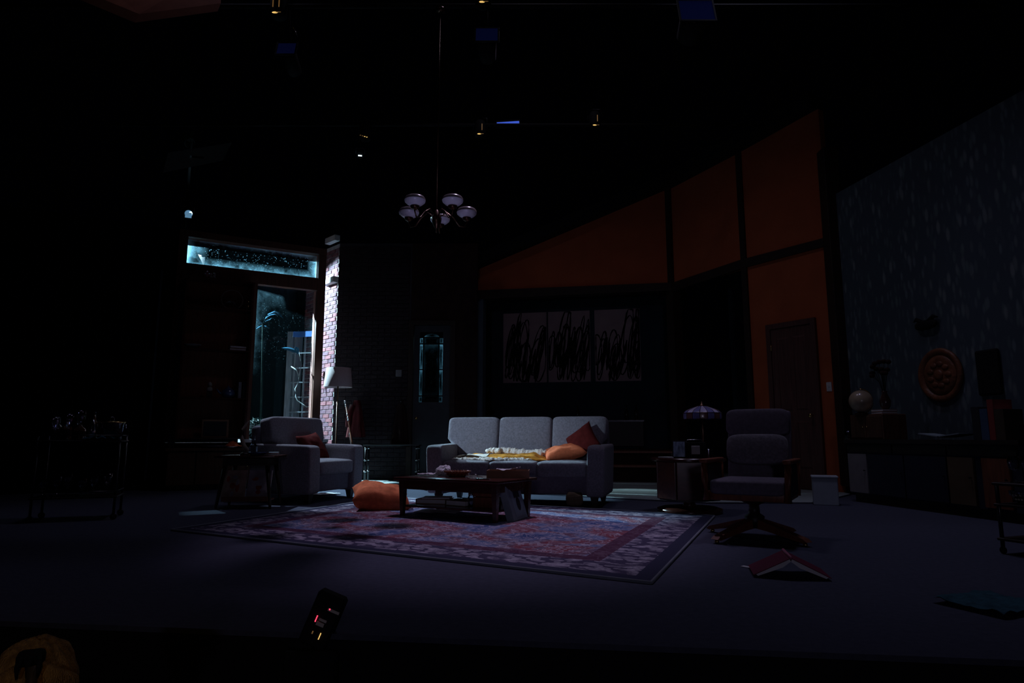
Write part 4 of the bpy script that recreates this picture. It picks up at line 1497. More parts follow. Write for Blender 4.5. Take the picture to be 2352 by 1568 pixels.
# ------------------------------------------------------------------ swivel chair
SW = Vector((1.755, 4.86, 0))
sc_ = thing('swivel_chair', 'high-backed swivel armchair with wooden arms and star foot at right front', 'swivel chair', SW, math.radians(-30))
for k in range(4):
    a = math.radians(45 + 90 * k + 16)
    d = Vector((math.cos(a), math.sin(a), 0))
    m = Matrix.Rotation(a, 4, 'Z')
    b = MB()
    b.prism([(0.02, -0.035, 0.15), (0.12, -0.034, 0.125), (0.40, -0.026, 0.05), (0.43, -0.026, 0.03), (0.40, -0.026, 0.022), (0.12, -0.034, 0.07), (0.02, -0.035, 0.08)], (0, 0.062, 0), m)
    leg = b.obj('foot_arm', 'redwood', sc_)
    MB().soft((0.40 * d.x, 0.40 * d.y, 0.012), (0.016, 0.016, 0.012), 0.8, 12, 8).obj('glide', 'gold', leg, True)
MB().lathe([(0.06, 0.08), (0.07, 0.16), (0.04, 0.18), (0.036, 0.24), (0.10, 0.27), (0.12, 0.285)], 20).obj('pedestal', 'legwood', sc_, True)
MB().rbox((0, 0.02, 0.315), (0.54, 0.54, 0.065), 0.012, 2).obj('seat_frame', 'redwood', sc_, autos=30)
c = MB().soft((0, -0.01, 0.375), (0.255, 0.275, 0.055), 0.3, 36, 18, None, 0.2)
c.obj('seat_cushion', 'fabric2', sc_, True)
for s in (-1, 1):
    b = MB()
    b.tube([(s * 0.27, -0.27, 0.285), (s * 0.275, -0.28, 0.42), (s * 0.28, -0.26, 0.535)], [0.026, 0.022, 0.022], 10)
    b.obj('arm_post', 'redwood', sc_, True)
    b = MB()
    b.rbox((s * 0.278, -0.02, 0.555), (0.06, 0.56, 0.03), 0.012, 2)
    b.obj('armrest', 'redwood', sc_, autos=40)
    MB().tube([(s * 0.27, 0.22, 0.30), (s * 0.277, 0.235, 0.55)], [0.024, 0.022], 10).obj('arm_post', 'redwood', sc_, True)
    MB().rbox((s * 0.272, -0.01, 0.42), (0.02, 0.44, 0.22), 0.006, 1).obj('side_panel', 'legwood', sc_)
bm_ = rot('X', math.radians(-12), (0, 0.24, 0.34))
MB().rbox((0, 0.045, 0.30), (0.47, 0.05, 0.62), 0.02, 3, bm_).obj('back_shell', 'fabric2', sc_, autos=40)
MB().soft((0, -0.01, 0.505), (0.235, 0.05, 0.105), 0.35, 32, 16, bm_, 0.25).obj('headrest', 'fabric2', sc_, True)
MB().soft((0, -0.035, 0.29), (0.225, 0.06, 0.115), 0.45, 32, 16, bm_, 0.3).obj('lumbar_cushion', 'fabric', sc_, True)

# ------------------------------------------------------------------ white bin by the corner
pb = (gnd(1864, 1161) + gnd(1912, 1161)) / 2
o = thing('storage_bin', 'pale storage box on the floor in front of the wallpaper corner', 'box', (pb.x + 0.10, pb.y + 0.12, 0), math.radians(-22))
MB().rbox((0, 0, 0.145), (0.25, 0.22, 0.29), 0.008, 1).obj('bin_body', mat('pale_blue_bin', (0.34, 0.40, 0.47), 0.6, var=0.06), o)
MB().rbox((0, 0, 0.30), (0.265, 0.235, 0.022), 0.006, 1).obj('lid', mat('pale_blue_lid', (0.38, 0.44, 0.50), 0.6, var=0.06), o)

# ------------------------------------------------------------------ open book on the floor
o = thing('open_book', 'magenta book lying open face down on the stage floor below the swivel chair', 'book', (1.47, 3.62, 0), math.radians(-14))
for s in (-1, 1):
    ang = math.radians(26)
    m = Matrix.Translation((0, 0, 0.105)) @ Matrix.Rotation(s * ang, 4, 'Y')
    MB().box((s * 0.105, 0, 0), (0.205, 0.26, 0.004), m).obj('cover', 'magenta', o)
    b = MB()
    b.prism([(s * 0.008, -0.122, -0.002), (s * 0.195, -0.122, -0.002), (s * 0.19, -0.122, -0.014), (s * 0.06, -0.122, -0.026), (s * 0.008, -0.122, -0.016)], (0, 0.244, 0), m)
    b.obj('page_block', 'paper', o)
MB().tube([(0, -0.13, 0.107), (0, 0.13, 0.107)], 0.008, 8).obj('spine', mat('spine_highlight_pink', (0.40, 0.10, 0.18), 0.6), o, True)  # highlight along the spine painted in as paler pink
o = MB().box((0, 0, 0.002), (0.03, 0.16, 0.003)).obj('bookmark', 'paper')
p = gnd(1733, 1306)
tag(o, 'pale strip bookmark on the floor left of the magenta book', 'bookmark', loc=(p.x, p.y, 0.001), rz=0.6)

# ------------------------------------------------------------------ sideboard on the right
SB = Plane((3.90, 7.70), (0.174, -0.985))
sb = thing('sideboard', 'long low dark sideboard with coloured door panels under the round plaque', 'sideboard')
b = MB()
SB.bar(b, 0.0, 2.15, 0.09, 0.66, -0.42, -0.012)
b.obj('carcass', 'navy', sb)
b = MB()
SB.bar(b, -0.02, 2.18, 0.66, 0.70, -0.44, 0.03)
b.obj('sideboard_top', 'legwood', sb)
b = MB()
SB.bar(b, 0.05, 2.10, 0.0, 0.09, -0.40, -0.03)
b.obj('plinth', 'legwood', sb)
for t0, t1, m_ in ((0.01, 0.31, 'greypanel'), (0.33, 0.85, 'navy'), (0.87, 1.39, 'navy'), (1.41, 1.69, 'ochrepanel'), (1.78, 2.05, 'redwood')):
    b = MB()
    SB.bar(b, t0, t1, 0.11, 0.54, -0.012, 0.008)
    dp = b.obj('door', m_, sb)
    k = MB().lathe([(0.005, 0), (0.005, 0.012), (0.010, 0.018), (0.0, 0.024)], 10, SB.mtx(t1 - 0.03, 0.36, 0.008) @ Matrix.Rotation(PI / 2, 4, 'X'))
    k.obj('knob', 'darksteel', dp, True)
for t0, t1 in ((0.01, 0.70), (0.72, 1.40), (1.42, 2.13)):
    b = MB()
    SB.bar(b, t0, t1, 0.56, 0.645, -0.012, 0.008)
    b.obj('drawer', 'legwood', sb)
ZS = 0.70


def on_sb(t, out, z=ZS):
    p = SB.p(t, z, out)
    return p


# small cabinet with the globe
cabp = on_sb(0.28, -0.20)
cb = thing('small_cabinet', 'small dark wooden cabinet at the far end of the sideboard carrying the globe', 'cabinet', cabp, SB.rz())
MB().rbox((0, 0, 0.14), (0.52, 0.30, 0.28), 0.006, 1).obj('cabinet_body', 'walnut', cb)
for x in (-0.125, 0.125):
    dr = MB().rbox((x, -0.154, 0.14), (0.235, 0.012, 0.24), 0.004, 1).obj('door', 'walnut', cb)
    MB().lathe([(0.006, 0), (0.010, 0.014), (0, 0.018)], 10, Matrix.Translation((x * 0.25, -0.16, 0.14)) @ Matrix.Rotation(PI / 2, 4, 'X')).obj('knob', 'gold', dr, True)
gp = at(1977, 921, 7.5)
gl = thing('desk_globe', 'desk globe with glossy warm sphere on the small dark cabinet', 'globe', (gp.x, gp.y, ZS + 0.281))
rg = 0.125
zc = gp.z - (ZS + 0.281)
MB().soft((0, 0, zc), (rg, rg, rg), 1.0, 36, 20).obj('sphere', 'globe_blue', gl, True)
MB().lathe([(0.075, 0), (0.075, 0.01), (0.03, 0.03), (0.012, 0.045), (0.012, max(0.05, zc - rg - 0.012))], 20).obj('stand', 'bronze', gl, True)
MB().tube([(0.14 * math.cos(a), 0, zc + 0.14 * math.sin(a)) for a in [(-100 + 10 * k) * PI / 180 for k in range(20)]], 0.006, 8).obj('meridian_arm', 'gold', gl, True)
# boxes / books on the cabinet
for k, (dz, m_, lab) in enumerate(((0.0, 'redwood', 'lower of two reddish books stacked beside the globe'), (0.026, 'tancard', 'upper tan book of the two stacked beside the globe'))):
    o = thing('book', lab, 'book', on_sb(0.43, -0.17, ZS + 0.281 + dz), SB.rz() + 0.1 * k, 'books beside the globe')
    MB().box((0, 0, 0.0125), (0.16, 0.19, 0.018)).obj('page_block', 'paper', o)
    for zz in (0.002, 0.023):
        MB().box((0, 0, zz), (0.166, 0.196, 0.004)).obj('cover', m_, o)
# vase with dried flowers
vz = thing('flower_vase', 'dark vase of dried flowers standing behind the globe', 'vase', on_sb(0.46, -0.17, ZS + 0.334))
MB().lathe([(0.03, 0), (0.05, 0.03), (0.058, 0.09), (0.035, 0.15), (0.024, 0.18), (0.032, 0.20), (0.026, 0.20), (0.02, 0.18), (0.0, 0.02)], 20).obj('vase_body', mat('dark_red_glaze', (0.05, 0.018, 0.015), 0.25, coat=0.5), vz, True)
b = MB()
c = MB()
for k in range(15):
    a = 2 * PI * RND.random()
    r_ = RND.uniform(0.02, 0.12)
    top = Vector((r_ * math.cos(a), r_ * math.sin(a), RND.uniform(0.36, 0.56)))
    b.tube([(0, 0, 0.12), (top.x * 0.4, top.y * 0.4, 0.30), top], 0.0025, 5)
    c.soft(top, (0.030, 0.030, 0.026), 1.0, 10, 6)
b.obj('stems', 'darkleaf', vz, True)
c.obj('flower_heads', 'browncloth', vz, True)
# standing books and open book on the sideboard
x = 1.66
for m_, th_, h_, lab in (('inkbox', 0.085, 0.30, 'black upright book, first of the row on the sideboard'), (mat('blue_cover', (0.045, 0.085, 0.16), 0.5), 0.08, 0.28, 'blue upright book between the black and the red book'),
                         (mat('red_cover', (0.26, 0.035, 0.03), 0.5), 0.06, 0.36, 'tall red upright book beside the blue book on the sideboard'), (mat('brown_cover', (0.06, 0.035, 0.02), 0.5), 0.09, 0.27, 'brown upright book at the near end of the sideboard row')):
    o = thing('book', lab, 'book', on_sb(x + th_ / 2, -0.16), SB.rz(), 'upright books on the sideboard')
    MB().box((0, 0.006, h_ / 2), (th_ - 0.012, 0.186, h_ - 0.012)).obj('page_block', 'paper', o)
    for s in (-1, 1):
        MB().box((s * (th_ / 2 - 0.003), 0, h_ / 2), (0.006, 0.20, h_)).obj('cover', m_, o)
    MB().box((0, -0.098, h_ / 2), (th_ - 0.012, 0.006, h_)).obj('spine', m_, o)
    x += th_ + 0.004
o = thing('open_folder', 'open dark folder with pale pages lying on the sideboard top', 'folder', on_sb(1.25, -0.16), SB.rz() + 0.05)
for s in (-1, 1):
    m = Matrix.Rotation(-s * 0.12, 4, 'Y')
    MB().box((s * 0.13, 0, 0.024), (0.25, 0.22, 0.006), m).obj('cover', 'inkbox', o)
    MB().box((s * 0.125, 0, 0.032), (0.23, 0.20, 0.010), m).obj('pages', 'bluebox', o)
o = thing('glass_tumbler', 'squat clear tumbler at the far end of the sideboard beside the corner post', 'glass', (at(1943, 1000, 7.75).x + 0.02, 7.74, ZS))
MB().lathe([(0.035, 0), (0.042, 0.10), (0.038, 0.10), (0.032, 0.012), (0, 0.01)], 18).obj('tumbler_body', 'glass', o, True)

# wall plaque and mask
tp, zp = WP.tz(2162, 861)
o = thing('wall_plaque', 'round carved brown plaque hanging on the leaf wallpaper', 'plaque', WP.p(tp, zp, 0.0), WP.rz())
m = Matrix.Rotation(PI / 2, 4, 'X')
MB().lathe([(0.0, 0.002), (0.29, 0.002), (0.295, 0.02), (0.28, 0.04), (0.25, 0.036), (0.225, 0.02), (0.22, 0.012)], 48, m).obj('rim', 'rosewood', o, True)
MB().lathe([(0.222, 0.010), (0.21, 0.026), (0.16, 0.03), (0.0, 0.034)], 40, m).obj('carved_disc', 'rosewood', o, True)
b = MB()
for k in range(9):
    a = 2 * PI * k / 9
    b.soft((0.12 * math.cos(a), -0.033, 0.12 * math.sin(a)), (0.045, 0.012, 0.03), 1.0, 12, 8)
b.soft((0, -0.034, 0), (0.06, 0.02, 0.06), 1.0, 14, 8)
b.obj('relief', 'rosewood', o, True)
tm, zm = WP.tz(2132, 742)
o = thing('hanging_carving', 'black bird-shaped carving on the wallpaper above the round plaque', 'wall ornament', WP.p(tm, zm, 0.0), WP.rz())
MB().soft((0, -0.035, -0.02), (0.15, 0.035, 0.055), 0.8, 24, 12).obj('body', 'black', o, True)
for s in (-1, 1):
    MB().tube([(s * 0.03, -0.035, 0.0), (s * 0.12, -0.04, 0.06), (s * 0.17, -0.03, 0.04)], [0.03, 0.022, 0.006], 8).obj('wing', 'black', o, True)
# dark speaker cabinet silhouette on the wall behind the books
ts_, zs_ = WP.tz(2275, 855)
o = thing('wall_clock_case', 'dark square panel hanging on the wallpaper right of the plaque', 'wall panel', WP.p(ts_, zs_, 0.0), WP.rz())
MB().rbox((0, -0.02, 0), (0.26, 0.04, 0.46), 0.02, 2).obj('panel_board', 'black', o)

# ------------------------------------------------------------------ drinks trolley at the right edge
tr = thing('serving_trolley', 'dark trolley with glassware and stacked books at the right edge of the frame', 'trolley', (3.36, 4.05, 0), math.radians(-70))
for sx in (-1, 1):
    for sy in (-1, 1):
        MB().tube([(sx * 0.28, sy * 0.19, 0.04), (sx * 0.28, sy * 0.19, 0.44)], 0.012, 8).obj('post', 'darksteel', tr, True)
        MB().soft((sx * 0.28, sy * 0.19, 0.022), (0.022, 0.012, 0.022), 0.9, 12, 8).obj('caster', 'black', tr, True)
for z in (0.09, 0.30, 0.43):
    MB().rbox((0, 0, z), (0.60, 0.42, 0.018), 0.004, 1).obj('shelf', 'legwood', tr)
TRM = Matrix.Translation((3.36, 4.05, 0)) @ Matrix.Rotation(math.radians(-70), 4, 'Z')
for k, (x, y, lab) in enumerate(((-0.22, -0.10, 'stemmed glass at the far corner of the right trolley'), (-0.12, -0.14, 'stemmed glass near the front edge of the right trolley'), (-0.05, -0.05, 'stemmed glass in the middle of the right trolley'))):
    o = thing('wine_glass', lab, 'glass', group='glasses on the right trolley')
    MB().lathe([(0.03, 0), (0.03, 0.004), (0.005, 0.008), (0.005, 0.07), (0.03, 0.09), (0.036, 0.13), (0.03, 0.165), (0.028, 0.165), (0.033, 0.13), (0.027, 0.093), (0.0, 0.075)], 16).obj('glass_body', 'glass', o, True)
    place(o, TRM, x, y, 0.44)
o = thing('cut_glass_bowl', 'sparkling cut-glass bowl on the middle shelf of the right trolley', 'bowl')
b = MB().lathe([(0.04, 0), (0.05, 0.006), (0.09, 0.06), (0.095, 0.08), (0.088, 0.08), (0.045, 0.014), (0, 0.012)], 24)
b.obj('bowl_body', 'glass', o)
b = MB()
for k in range(22):
    a = 2 * PI * k / 22
    for q in (0.3, 0.7):
        b.soft(((0.055 + 0.04 * q) * math.cos(a), (0.055 + 0.04 * q) * math.sin(a), 0.012 + 0.066 * q), (0.008, 0.008, 0.008), 1, 8, 6)
b.obj('cut_facets', mat('bright_cut_glass', (0.6, 0.55, 0.4), 0.08, var=0, spec=1.0), o, True)
place(o, TRM, -0.16, -0.10, 0.31)
for k in range(4):
    m_ = ['ochrepanel', 'tancard', 'redcloth', 'rosewood'][k]
    lab = ['ochre book on top of the trolley book stack', 'tan book second from the top of the trolley stack', 'red book third from the top of the trolley stack', 'brown book at the bottom of the trolley stack'][k]
    o = thing('book', lab, 'book', group='books stacked on the right trolley')
    MB().box((0, 0, 0.02), (0.19, 0.24, 0.03)).obj('page_block', 'paper', o)
    for zz in (0.0025, 0.0375):
        MB().box((0, 0, zz), (0.20, 0.25, 0.005)).obj('cover', m_, o)
    place(o, TRM, 0.10, -0.06, 0.10 + 0.041 * (3 - k), 0.08 * k)
o = MB().sheet(lambda u, v: (0.34 * (u - .5), 0.30 * (v - .5), 0.02 + 0.03 * abs(mnoise.noise(Vector((u * 4, v * 4, 3))))), 16, 14, 0.004).obj('teal_cloth', 'tealcloth', None, True)
p = gnd(2325, 1400)
tag(o, 'crumpled teal cloth on the floor below the right trolley', 'cloth', loc=(p.x - 0.05, p.y + 0.05, 0.0), rz=0.4)

# ------------------------------------------------------------------ bar cart at the left
BC = Vector((-3.90, 6.02, 0))
bc = thing('bar_cart', 'dark two-tier bar cart crowded with glassware at the left of the stage', 'bar cart', BC, math.radians(22))
BCM = Matrix.Translation(BC) @ Matrix.Rotation(math.radians(22), 4, 'Z')
for sx in (-1, 1):
    for sy in (-1, 1):
        MB().tube([(sx * 0.31, sy * 0.18, 0.05), (sx * 0.31, sy * 0.18, 0.74)], 0.011, 8).obj('post', 'darksteel', bc, True)
        MB().soft((sx * 0.31, sy * 0.18, 0.028), (0.028, 0.012, 0.028), 0.9, 14, 8).obj('caster', 'darksteel', bc, True)
for z in (0.20, 0.69):
    MB().rbox((0, 0, z), (0.66, 0.40, 0.016), 0.004, 1).obj('tray', 'legwood', bc)
    b = MB()
    loop = [(-0.32, -0.19), (0.32, -0.19), (0.32, 0.19), (-0.32, 0.19), (-0.32, -0.19)]
    b.tube([(x_, y_, z + 0.05) for x_, y_ in loop], 0.006, 6)
    b.obj('gallery_rail', 'darksteel', bc, True)
BT = 0.699


def bottle(lab, x, y, z, h, r, m_, grp):
    o = thing('bottle', lab, 'bottle', group=grp)
    MB().lathe([(r * 0.95, 0), (r, 0.01), (r, h * 0.58), (r * 0.38, h * 0.74), (r * 0.32, h * 0.95)], 18).obj('bottle_body', m_, o, True)
    MB().lathe([(r * 0.36, h * 0.93), (r * 0.38, h), (0, h)], 14).obj('cap', 'darksteel', o, True)
    MB().lathe([(r * 1.01, h * 0.2), (r * 1.01, h * 0.48)], 18, None, False).obj('paper_band', 'browncloth', o, True)
    place(o, BCM, x, y, z)
    return o


bottle('dark bottle at the left rear of the bar cart', -0.24, 0.08, BT, 0.21, 0.042, 'bottle', 'bottles on the bar cart')
bottle('reddish-brown bottle beside the dark one on the bar cart', -0.15, 0.02, BT, 0.19, 0.046, 'brownbottle', 'bottles on the bar cart')
bottle('squat brown bottle in front of the tall goblet on the bar cart', -0.06, 0.09, BT, 0.17, 0.05, 'brownbottle', 'bottles on the bar cart')
bottle('slim amber bottle next to the ice bucket on the bar cart', 0.065, 0.0, BT, 0.255, 0.032, 'brownbottle', 'bottles on the bar cart')


def goblet(lab, x, y, z, h, r, grp):
    o = thing('goblet', lab, 'glass', group=grp)
    MB().lathe([(r * 0.8, 0), (r * 0.8, 0.004), (0.006, 0.008), (0.006, h * 0.45), (r * 0.7, h * 0.58), (r, h * 0.8), (r * 0.92, h), (r * 0.86, h), (r * 0.93, h * 0.8), (r * 0.62, h * 0.6), (0.0, h * 0.5)], 18).obj('goblet_body', 'glass', o, True)
    place(o, BCM, x, y, z)
    return o


goblet('tall goblet standing highest at the middle of the bar cart', -0.03, -0.08, BT, 0.265, 0.045, 'goblets on the bar cart top')
goblet('goblet left of the tallest goblet on the bar cart', -0.11, -0.10, BT, 0.23, 0.040, 'goblets on the bar cart top')
goblet('goblet at the front left corner of the bar cart', -0.21, -0.11, BT, 0.20, 0.040, 'goblets on the bar cart top')
for k, x in enumerate((-0.26, -0.17, -0.08, 0.02, 0.12, 0.22)):
    lab = ['first', 'second', 'third', 'fourth', 'fifth', 'sixth'][k] + ' goblet from the left on the lower tray of the bar cart'
    goblet(lab, x, -0.08 + 0.05 * (k % 2), 0.209, 0.15 + 0.02 * (k % 3), 0.036, 'goblets on the lower tray')
o = thing('ice_bucket', 'black ice bucket with brass rim and ring handle on the bar cart', 'ice bucket')
MB().lathe([(0.075, 0), (0.085, 0.01), (0.108, 0.15), (0.112, 0.16)], 32).obj('bucket_body', 'bottle', o, True)
MB().lathe([(0.112, 0.155), (0.116, 0.162), (0.112, 0.17), (0.106, 0.165)], 32, None, False).obj('rim', 'gold', o, True)
for s in (-1, 1):
    MB().tube([(s * (0.105 + 0.012), 0.02 * math.cos(a), 0.125 + 0.02 * math.sin(a)) for a in [k * PI / 6 for k in range(13)]], 0.003, 6).obj('ring_handle', 'steel', o, True)
MB().tube([(0.018 * math.cos(a), 0, 0.19 + 0.022 * math.sin(a)) for a in [k * PI / 8 for k in range(17)]], 0.003, 6).obj('lid_ring', 'steel', o, True)
MB().lathe([(0.106, 0.165), (0.05, 0.172), (0.0, 0.172)], 32, None, False).obj('lid', 'bottle', o, True)
place(o, BCM, 0.21, -0.02, BT)
o = MB().sheet(lambda u, v: (0.30 * (u - .5), 0.16 * (v - .5), 0.012 + 0.035 * abs(mnoise.noise(Vector((u * 5, v * 4, 6)))) * (1 if 0.05 < u < 0.95 else .3)), 26, 12, 0.003).obj('bar_towel', 'tealcloth', None, True)
tag(o, 'crumpled teal bar towel at the front of the bar cart top', 'towel')
place(o, BCM, 0.17, -0.13, BT, 0.05)
o = thing('cocktail_shaker', 'polished cocktail shaker beside the slim amber bottle', 'shaker')
MB().lathe([(0.03, 0), (0.034, 0.10), (0.026, 0.13), (0.026, 0.145), (0.014, 0.16), (0.014, 0.18), (0, 0.182)], 20).obj('shaker_body', 'steel', o, True)
place(o, BCM, 0.075, -0.10, BT)

# ------------------------------------------------------------------ shelf unit left of the tall pane
sh_t0, sh_t1 = t_l + 0.02, t_sh - 0.09
su = thing('bookcase', 'tall dark red-brown open bookcase standing left of the tall window pane', 'bookcase')
b = MB()
WW.bar(b, sh_t0, sh_t1, SILL, z_db, -0.05, -0.02)
b.obj('back_panel', 'redwood', su)
for t in (sh_t0, sh_t1):
    b = MB()
    WW.bar(b, t - 0.015, t + 0.015, SILL, z_db - 0.06, -0.02, 0.26)
    b.obj('side_panel', 'mahog', su)
shelf_z = [SILL + 0.02, tz(500, 915)[1], tz(500, 806)[1], tz(500, 712)[1]]
for z in shelf_z:
    b = MB()
    WW.bar(b, sh_t0 + 0.016, sh_t1 - 0.016, z - 0.02, z, -0.02, 0.25)
    b.obj('shelf', 'mahog', su)
zt_sh = z_db - 0.06
b = MB()
WW.bar(b, sh_t0 - 0.02, sh_t1 + 0.02, zt_sh, zt_sh + 0.025, -0.02, 0.27)
b.obj('top_board', 'mahog', su)


def shelf_at(u, v, out=0.12):
    t, z = tz(u, v)
    return WW.p(t, 0, out), t


# crystal figures on the top
for u, lab, colr in ((473, 'pink cut-crystal figure on top of the bookcase', (0.6, 0.3, 0.4)), (487, 'clear cut-crystal figure on top of the bookcase', (0.6, 0.6, 0.6))):
    p, _ = shelf_at(u, 640)
    o = thing('crystal_figure', lab, 'figurine', (p.x, p.y, zt_sh + 0.026), group='crystal figures')
    m_ = mat('cut_crystal', colr, 0.05, var=0.0, spec=1.0, coat=1.0)
    b = MB()
    for k in range(14):
        mm = Matrix.Translation((RND.uniform(-0.04, 0.04), RND.uniform(-0.03, 0.03), 0.02 + 0.085 * RND.random())) @ Matrix.Rotation(RND.uniform(0, 3), 4, 'X') @ Matrix.Rotation(RND.uniform(0, 3), 4, 'Z')
        b.soft((0, 0, 0), (0.018, 0.018, 0.018), 1.0, 6, 4, mm)
    b.box((0, 0, 0.006), (0.07, 0.05, 0.012))
    b.obj('crystal_body', m_, o)
# drum / mask on the upper shelf
z = shelf_z[3] + 0.001
p, _ = shelf_at(531, 690)
o = thing('hoop_ornament', 'pale round hoop with a draped grey cloth on the upper bookcase shelf', 'ornament', (p.x, p.y, z), WW.rz())
MB().tube([(0.15 * math.cos(a), 0, 0.155 + 0.15 * math.sin(a)) for a in [k * PI / 20 for k in range(41)]], 0.008, 8).obj('hoop', mat('pale_cane', (0.22, 0.18, 0.14), 0.5), o, True)
MB().sheet(lambda u, v: (-0.14 + 0.24 * u, -0.03 + 0.06 * v, 0.03 + 0.10 * math.sin(u * PI) + 0.025 * mnoise.noise(Vector((u * 5, v * 5, 1)))), 16, 8, 0.006).obj('draped_cloth', 'greypanel', o, True)
p, _ = shelf_at(569, 690)
o = thing('brass_figurine', 'small brass figurine at the right of the upper bookcase shelf', 'figurine', (p.x, p.y, z))
MB().lathe([(0.03, 0), (0.03, 0.012), (0.012, 0.02), (0.022, 0.07), (0.026, 0.11), (0.01, 0.135), (0.018, 0.15), (0.018, 0.165), (0.0, 0.18)], 14).obj('figurine_body', 'gold', o, True)
# second shelf: books row
z = shelf_z[2] + 0.001
x_t = tz(470, 800)[0]
for k, (m_, lab) in enumerate((('rosewood', 'brown book lowest in the flat pile on the third bookcase shelf'), ('redcloth', 'red book on top of the flat pile on the third bookcase shelf'))):
    o = thing('book', lab, 'book', WW.p(tz(543, 800)[0], z + 0.036 * k, 0.12), WW.rz() + 0.06 * k, 'flat books in the bookcase')
    MB().box((0, 0, 0.0175), (0.22, 0.16, 0.026)).obj('page_block', 'paper', o)
    for zz in (0.0025, 0.0325):
        MB().box((0, 0, zz), (0.23, 0.17, 0.005)).obj('cover', m_, o)
p, _ = shelf_at(440, 800)
o = thing('ceramic_bowl', 'shallow grey ceramic bowl at the left of the third bookcase shelf', 'bowl', (p.x, p.y, z))
MB().lathe([(0.04, 0), (0.05, 0.006), (0.12, 0.05), (0.125, 0.056), (0.115, 0.052), (0.05, 0.016), (0, 0.014)], 26).obj('bowl_body', 'greypanel', o, True)
# teapot and figure on the lower shelf
z = shelf_z[1] + 0.001
p, _ = shelf_at(522, 900)
o = thing('teapot', 'glossy blue teapot on the lower bookcase shelf', 'teapot', (p.x, p.y, z), WW.rz())
bt = mat('blue_glaze', (0.05, 0.09, 0.20), 0.12, var=0.2, coat=1.0)
MB().lathe([(0.05, 0), (0.085, 0.03), (0.098, 0.075), (0.08, 0.12), (0.045, 0.145)], 26).obj('pot_body', bt, o, True)
MB().lathe([(0.048, 0.143), (0.03, 0.16), (0.008, 0.166), (0.014, 0.18), (0.0, 0.19)], 18).obj('lid', bt, o, True)
MB().tube([(-0.085, 0, 0.06), (-0.13, 0, 0.09), (-0.155, 0, 0.135)], [0.02, 0.014, 0.010], 10).obj('spout', bt, o, True)
MB().tube([(0.08, 0, 0.12), (0.13, 0, 0.115), (0.14, 0, 0.07), (0.09, 0, 0.04)], 0.008, 8).obj('handle', bt, o, True)
p, _ = shelf_at(479, 900)
o = thing('bust', 'small pale bust on a dark block on the lower bookcase shelf', 'figurine', (p.x, p.y, z), WW.rz())
MB().box((0, 0, 0.045), (0.07, 0.06, 0.09)).obj('block', 'legwood', o)
c = MB().soft((0, 0, 0.125), (0.042, 0.03, 0.035), 0.8, 18, 10)
c.soft((0, -0.005, 0.19), (0.03, 0.034, 0.042), 1.0, 18, 12)
c.tube([(0, 0, 0.14), (0, 0, 0.17)], 0.016, 10)
c.soft((0, -0.038, 0.185), (0.006, 0.01, 0.012), 1, 8, 6)
c.obj('bust_body', mat('plaster', (0.32, 0.28, 0.24), 0.7), o, True)
p, _ = shelf_at(562, 900)
for k, (u, m_, lab) in enumerate(((548, 'greypanel', 'grey upright book at the right of the lower bookcase shelf'), (558, 'inkbox', 'black upright book at the right of the lower bookcase shelf'))):
    p, _ = shelf_at(u, 880)
    o = thing('book', lab, 'book', (p.x, p.y, z), WW.rz(), 'upright books in the bookcase')
    MB().box((0, 0.005, 0.12), (0.032, 0.15, 0.228)).obj('page_block', 'paper', o)
    for s in (-1, 1):
        MB().box((s * 0.0185, 0, 0.12), (0.005, 0.16, 0.24)).obj('cover', m_, o)
    MB().box((0, -0.078, 0.12), (0.032, 0.005, 0.24)).obj('spine', m_, o)
# framed picture at the foot of the bookcase
p, _ = shelf_at(492, 985)
o = thing('picture_frame', 'arched-top pale rimmed dark picture standing at the foot of the bookcase', 'picture', (p.x, p.y, shelf_z[0] + 0.001), WW.rz() - 0.1)
MB().rbox((0, 0, 0.13), (0.36, 0.018, 0.26), 0.03, 3).obj('frame', 'tancard', o, autos=30)
MB().rbox((0, -0.010, 0.128), (0.31, 0.006, 0.215), 0.02, 2).obj('picture_sheet', 'inkbox', o)

# low bookcase under it
lb = thing('low_cabinet', 'long low dark cabinet under the bookcase left of the armchair', 'cabinet')
b = MB()
WW.bar(b, sh_t0 - 0.1, t_sh + 0.05, 0.05, 0.54, 0.01, 0.44)
b.obj('carcass', 'legwood', lb)
b = MB()
WW.bar(b, sh_t0 - 0.12, t_sh + 0.07, 0.54, 0.575, 0.01, 0.47)
b.obj('cabinet_top', 'walnut', lb)
b = MB()
WW.bar(b, sh_t0 - 0.05, t_sh, 0.0, 0.05, 0.03, 0.40)
b.obj('plinth', 'legwood', lb)
for k in range(3):
    t0 = sh_t0 - 0.09 + k * 0.36
    b = MB()
    WW.bar(b, t0, t0 + 0.34, 0.08, 0.52, 0.44, 0.455)
    dp = b.obj('door', 'walnut', lb)
    MB().lathe([(0.006, 0), (0.010, 0.014), (0, 0.018)], 10, WW.mtx(t0 + 0.30, 0.32, 0.455) @ Matrix.Rotation(PI / 2, 4, 'X')).obj('knob', 'gold', dp, True)
p = WW.p(tz(487, 1015)[0], 0.576, 0.30)
o = thing('oval_platter', 'blue-grey oval platter on the low cabinet below the bookcase', 'platter', p, WW.rz())
c = MB().lathe([(0.08, 0), (0.10, 0.004), (0.17, 0.03), (0.172, 0.034), (0.10, 0.012), (0, 0.01)], 30)
for q in c.v:
    q.y *= 0.6
c.obj('platter_body', mat('blue_grey_glaze', (0.17, 0.19, 0.28), 0.3), o, True)
o = MB().sheet(lambda u, v: (0.24 * (u - .5), 0.16 * (v - .5), 0.02 + 0.09 * math.exp(-((u - .4) / 0.3) ** 2 - ((v - .6) / 0.35) ** 2) + 0.02 * mnoise.noise(Vector((u * 5, v * 5, 0)))), 16, 12, 0.005).obj('folded_shawl', 'orangecloth', None, True)
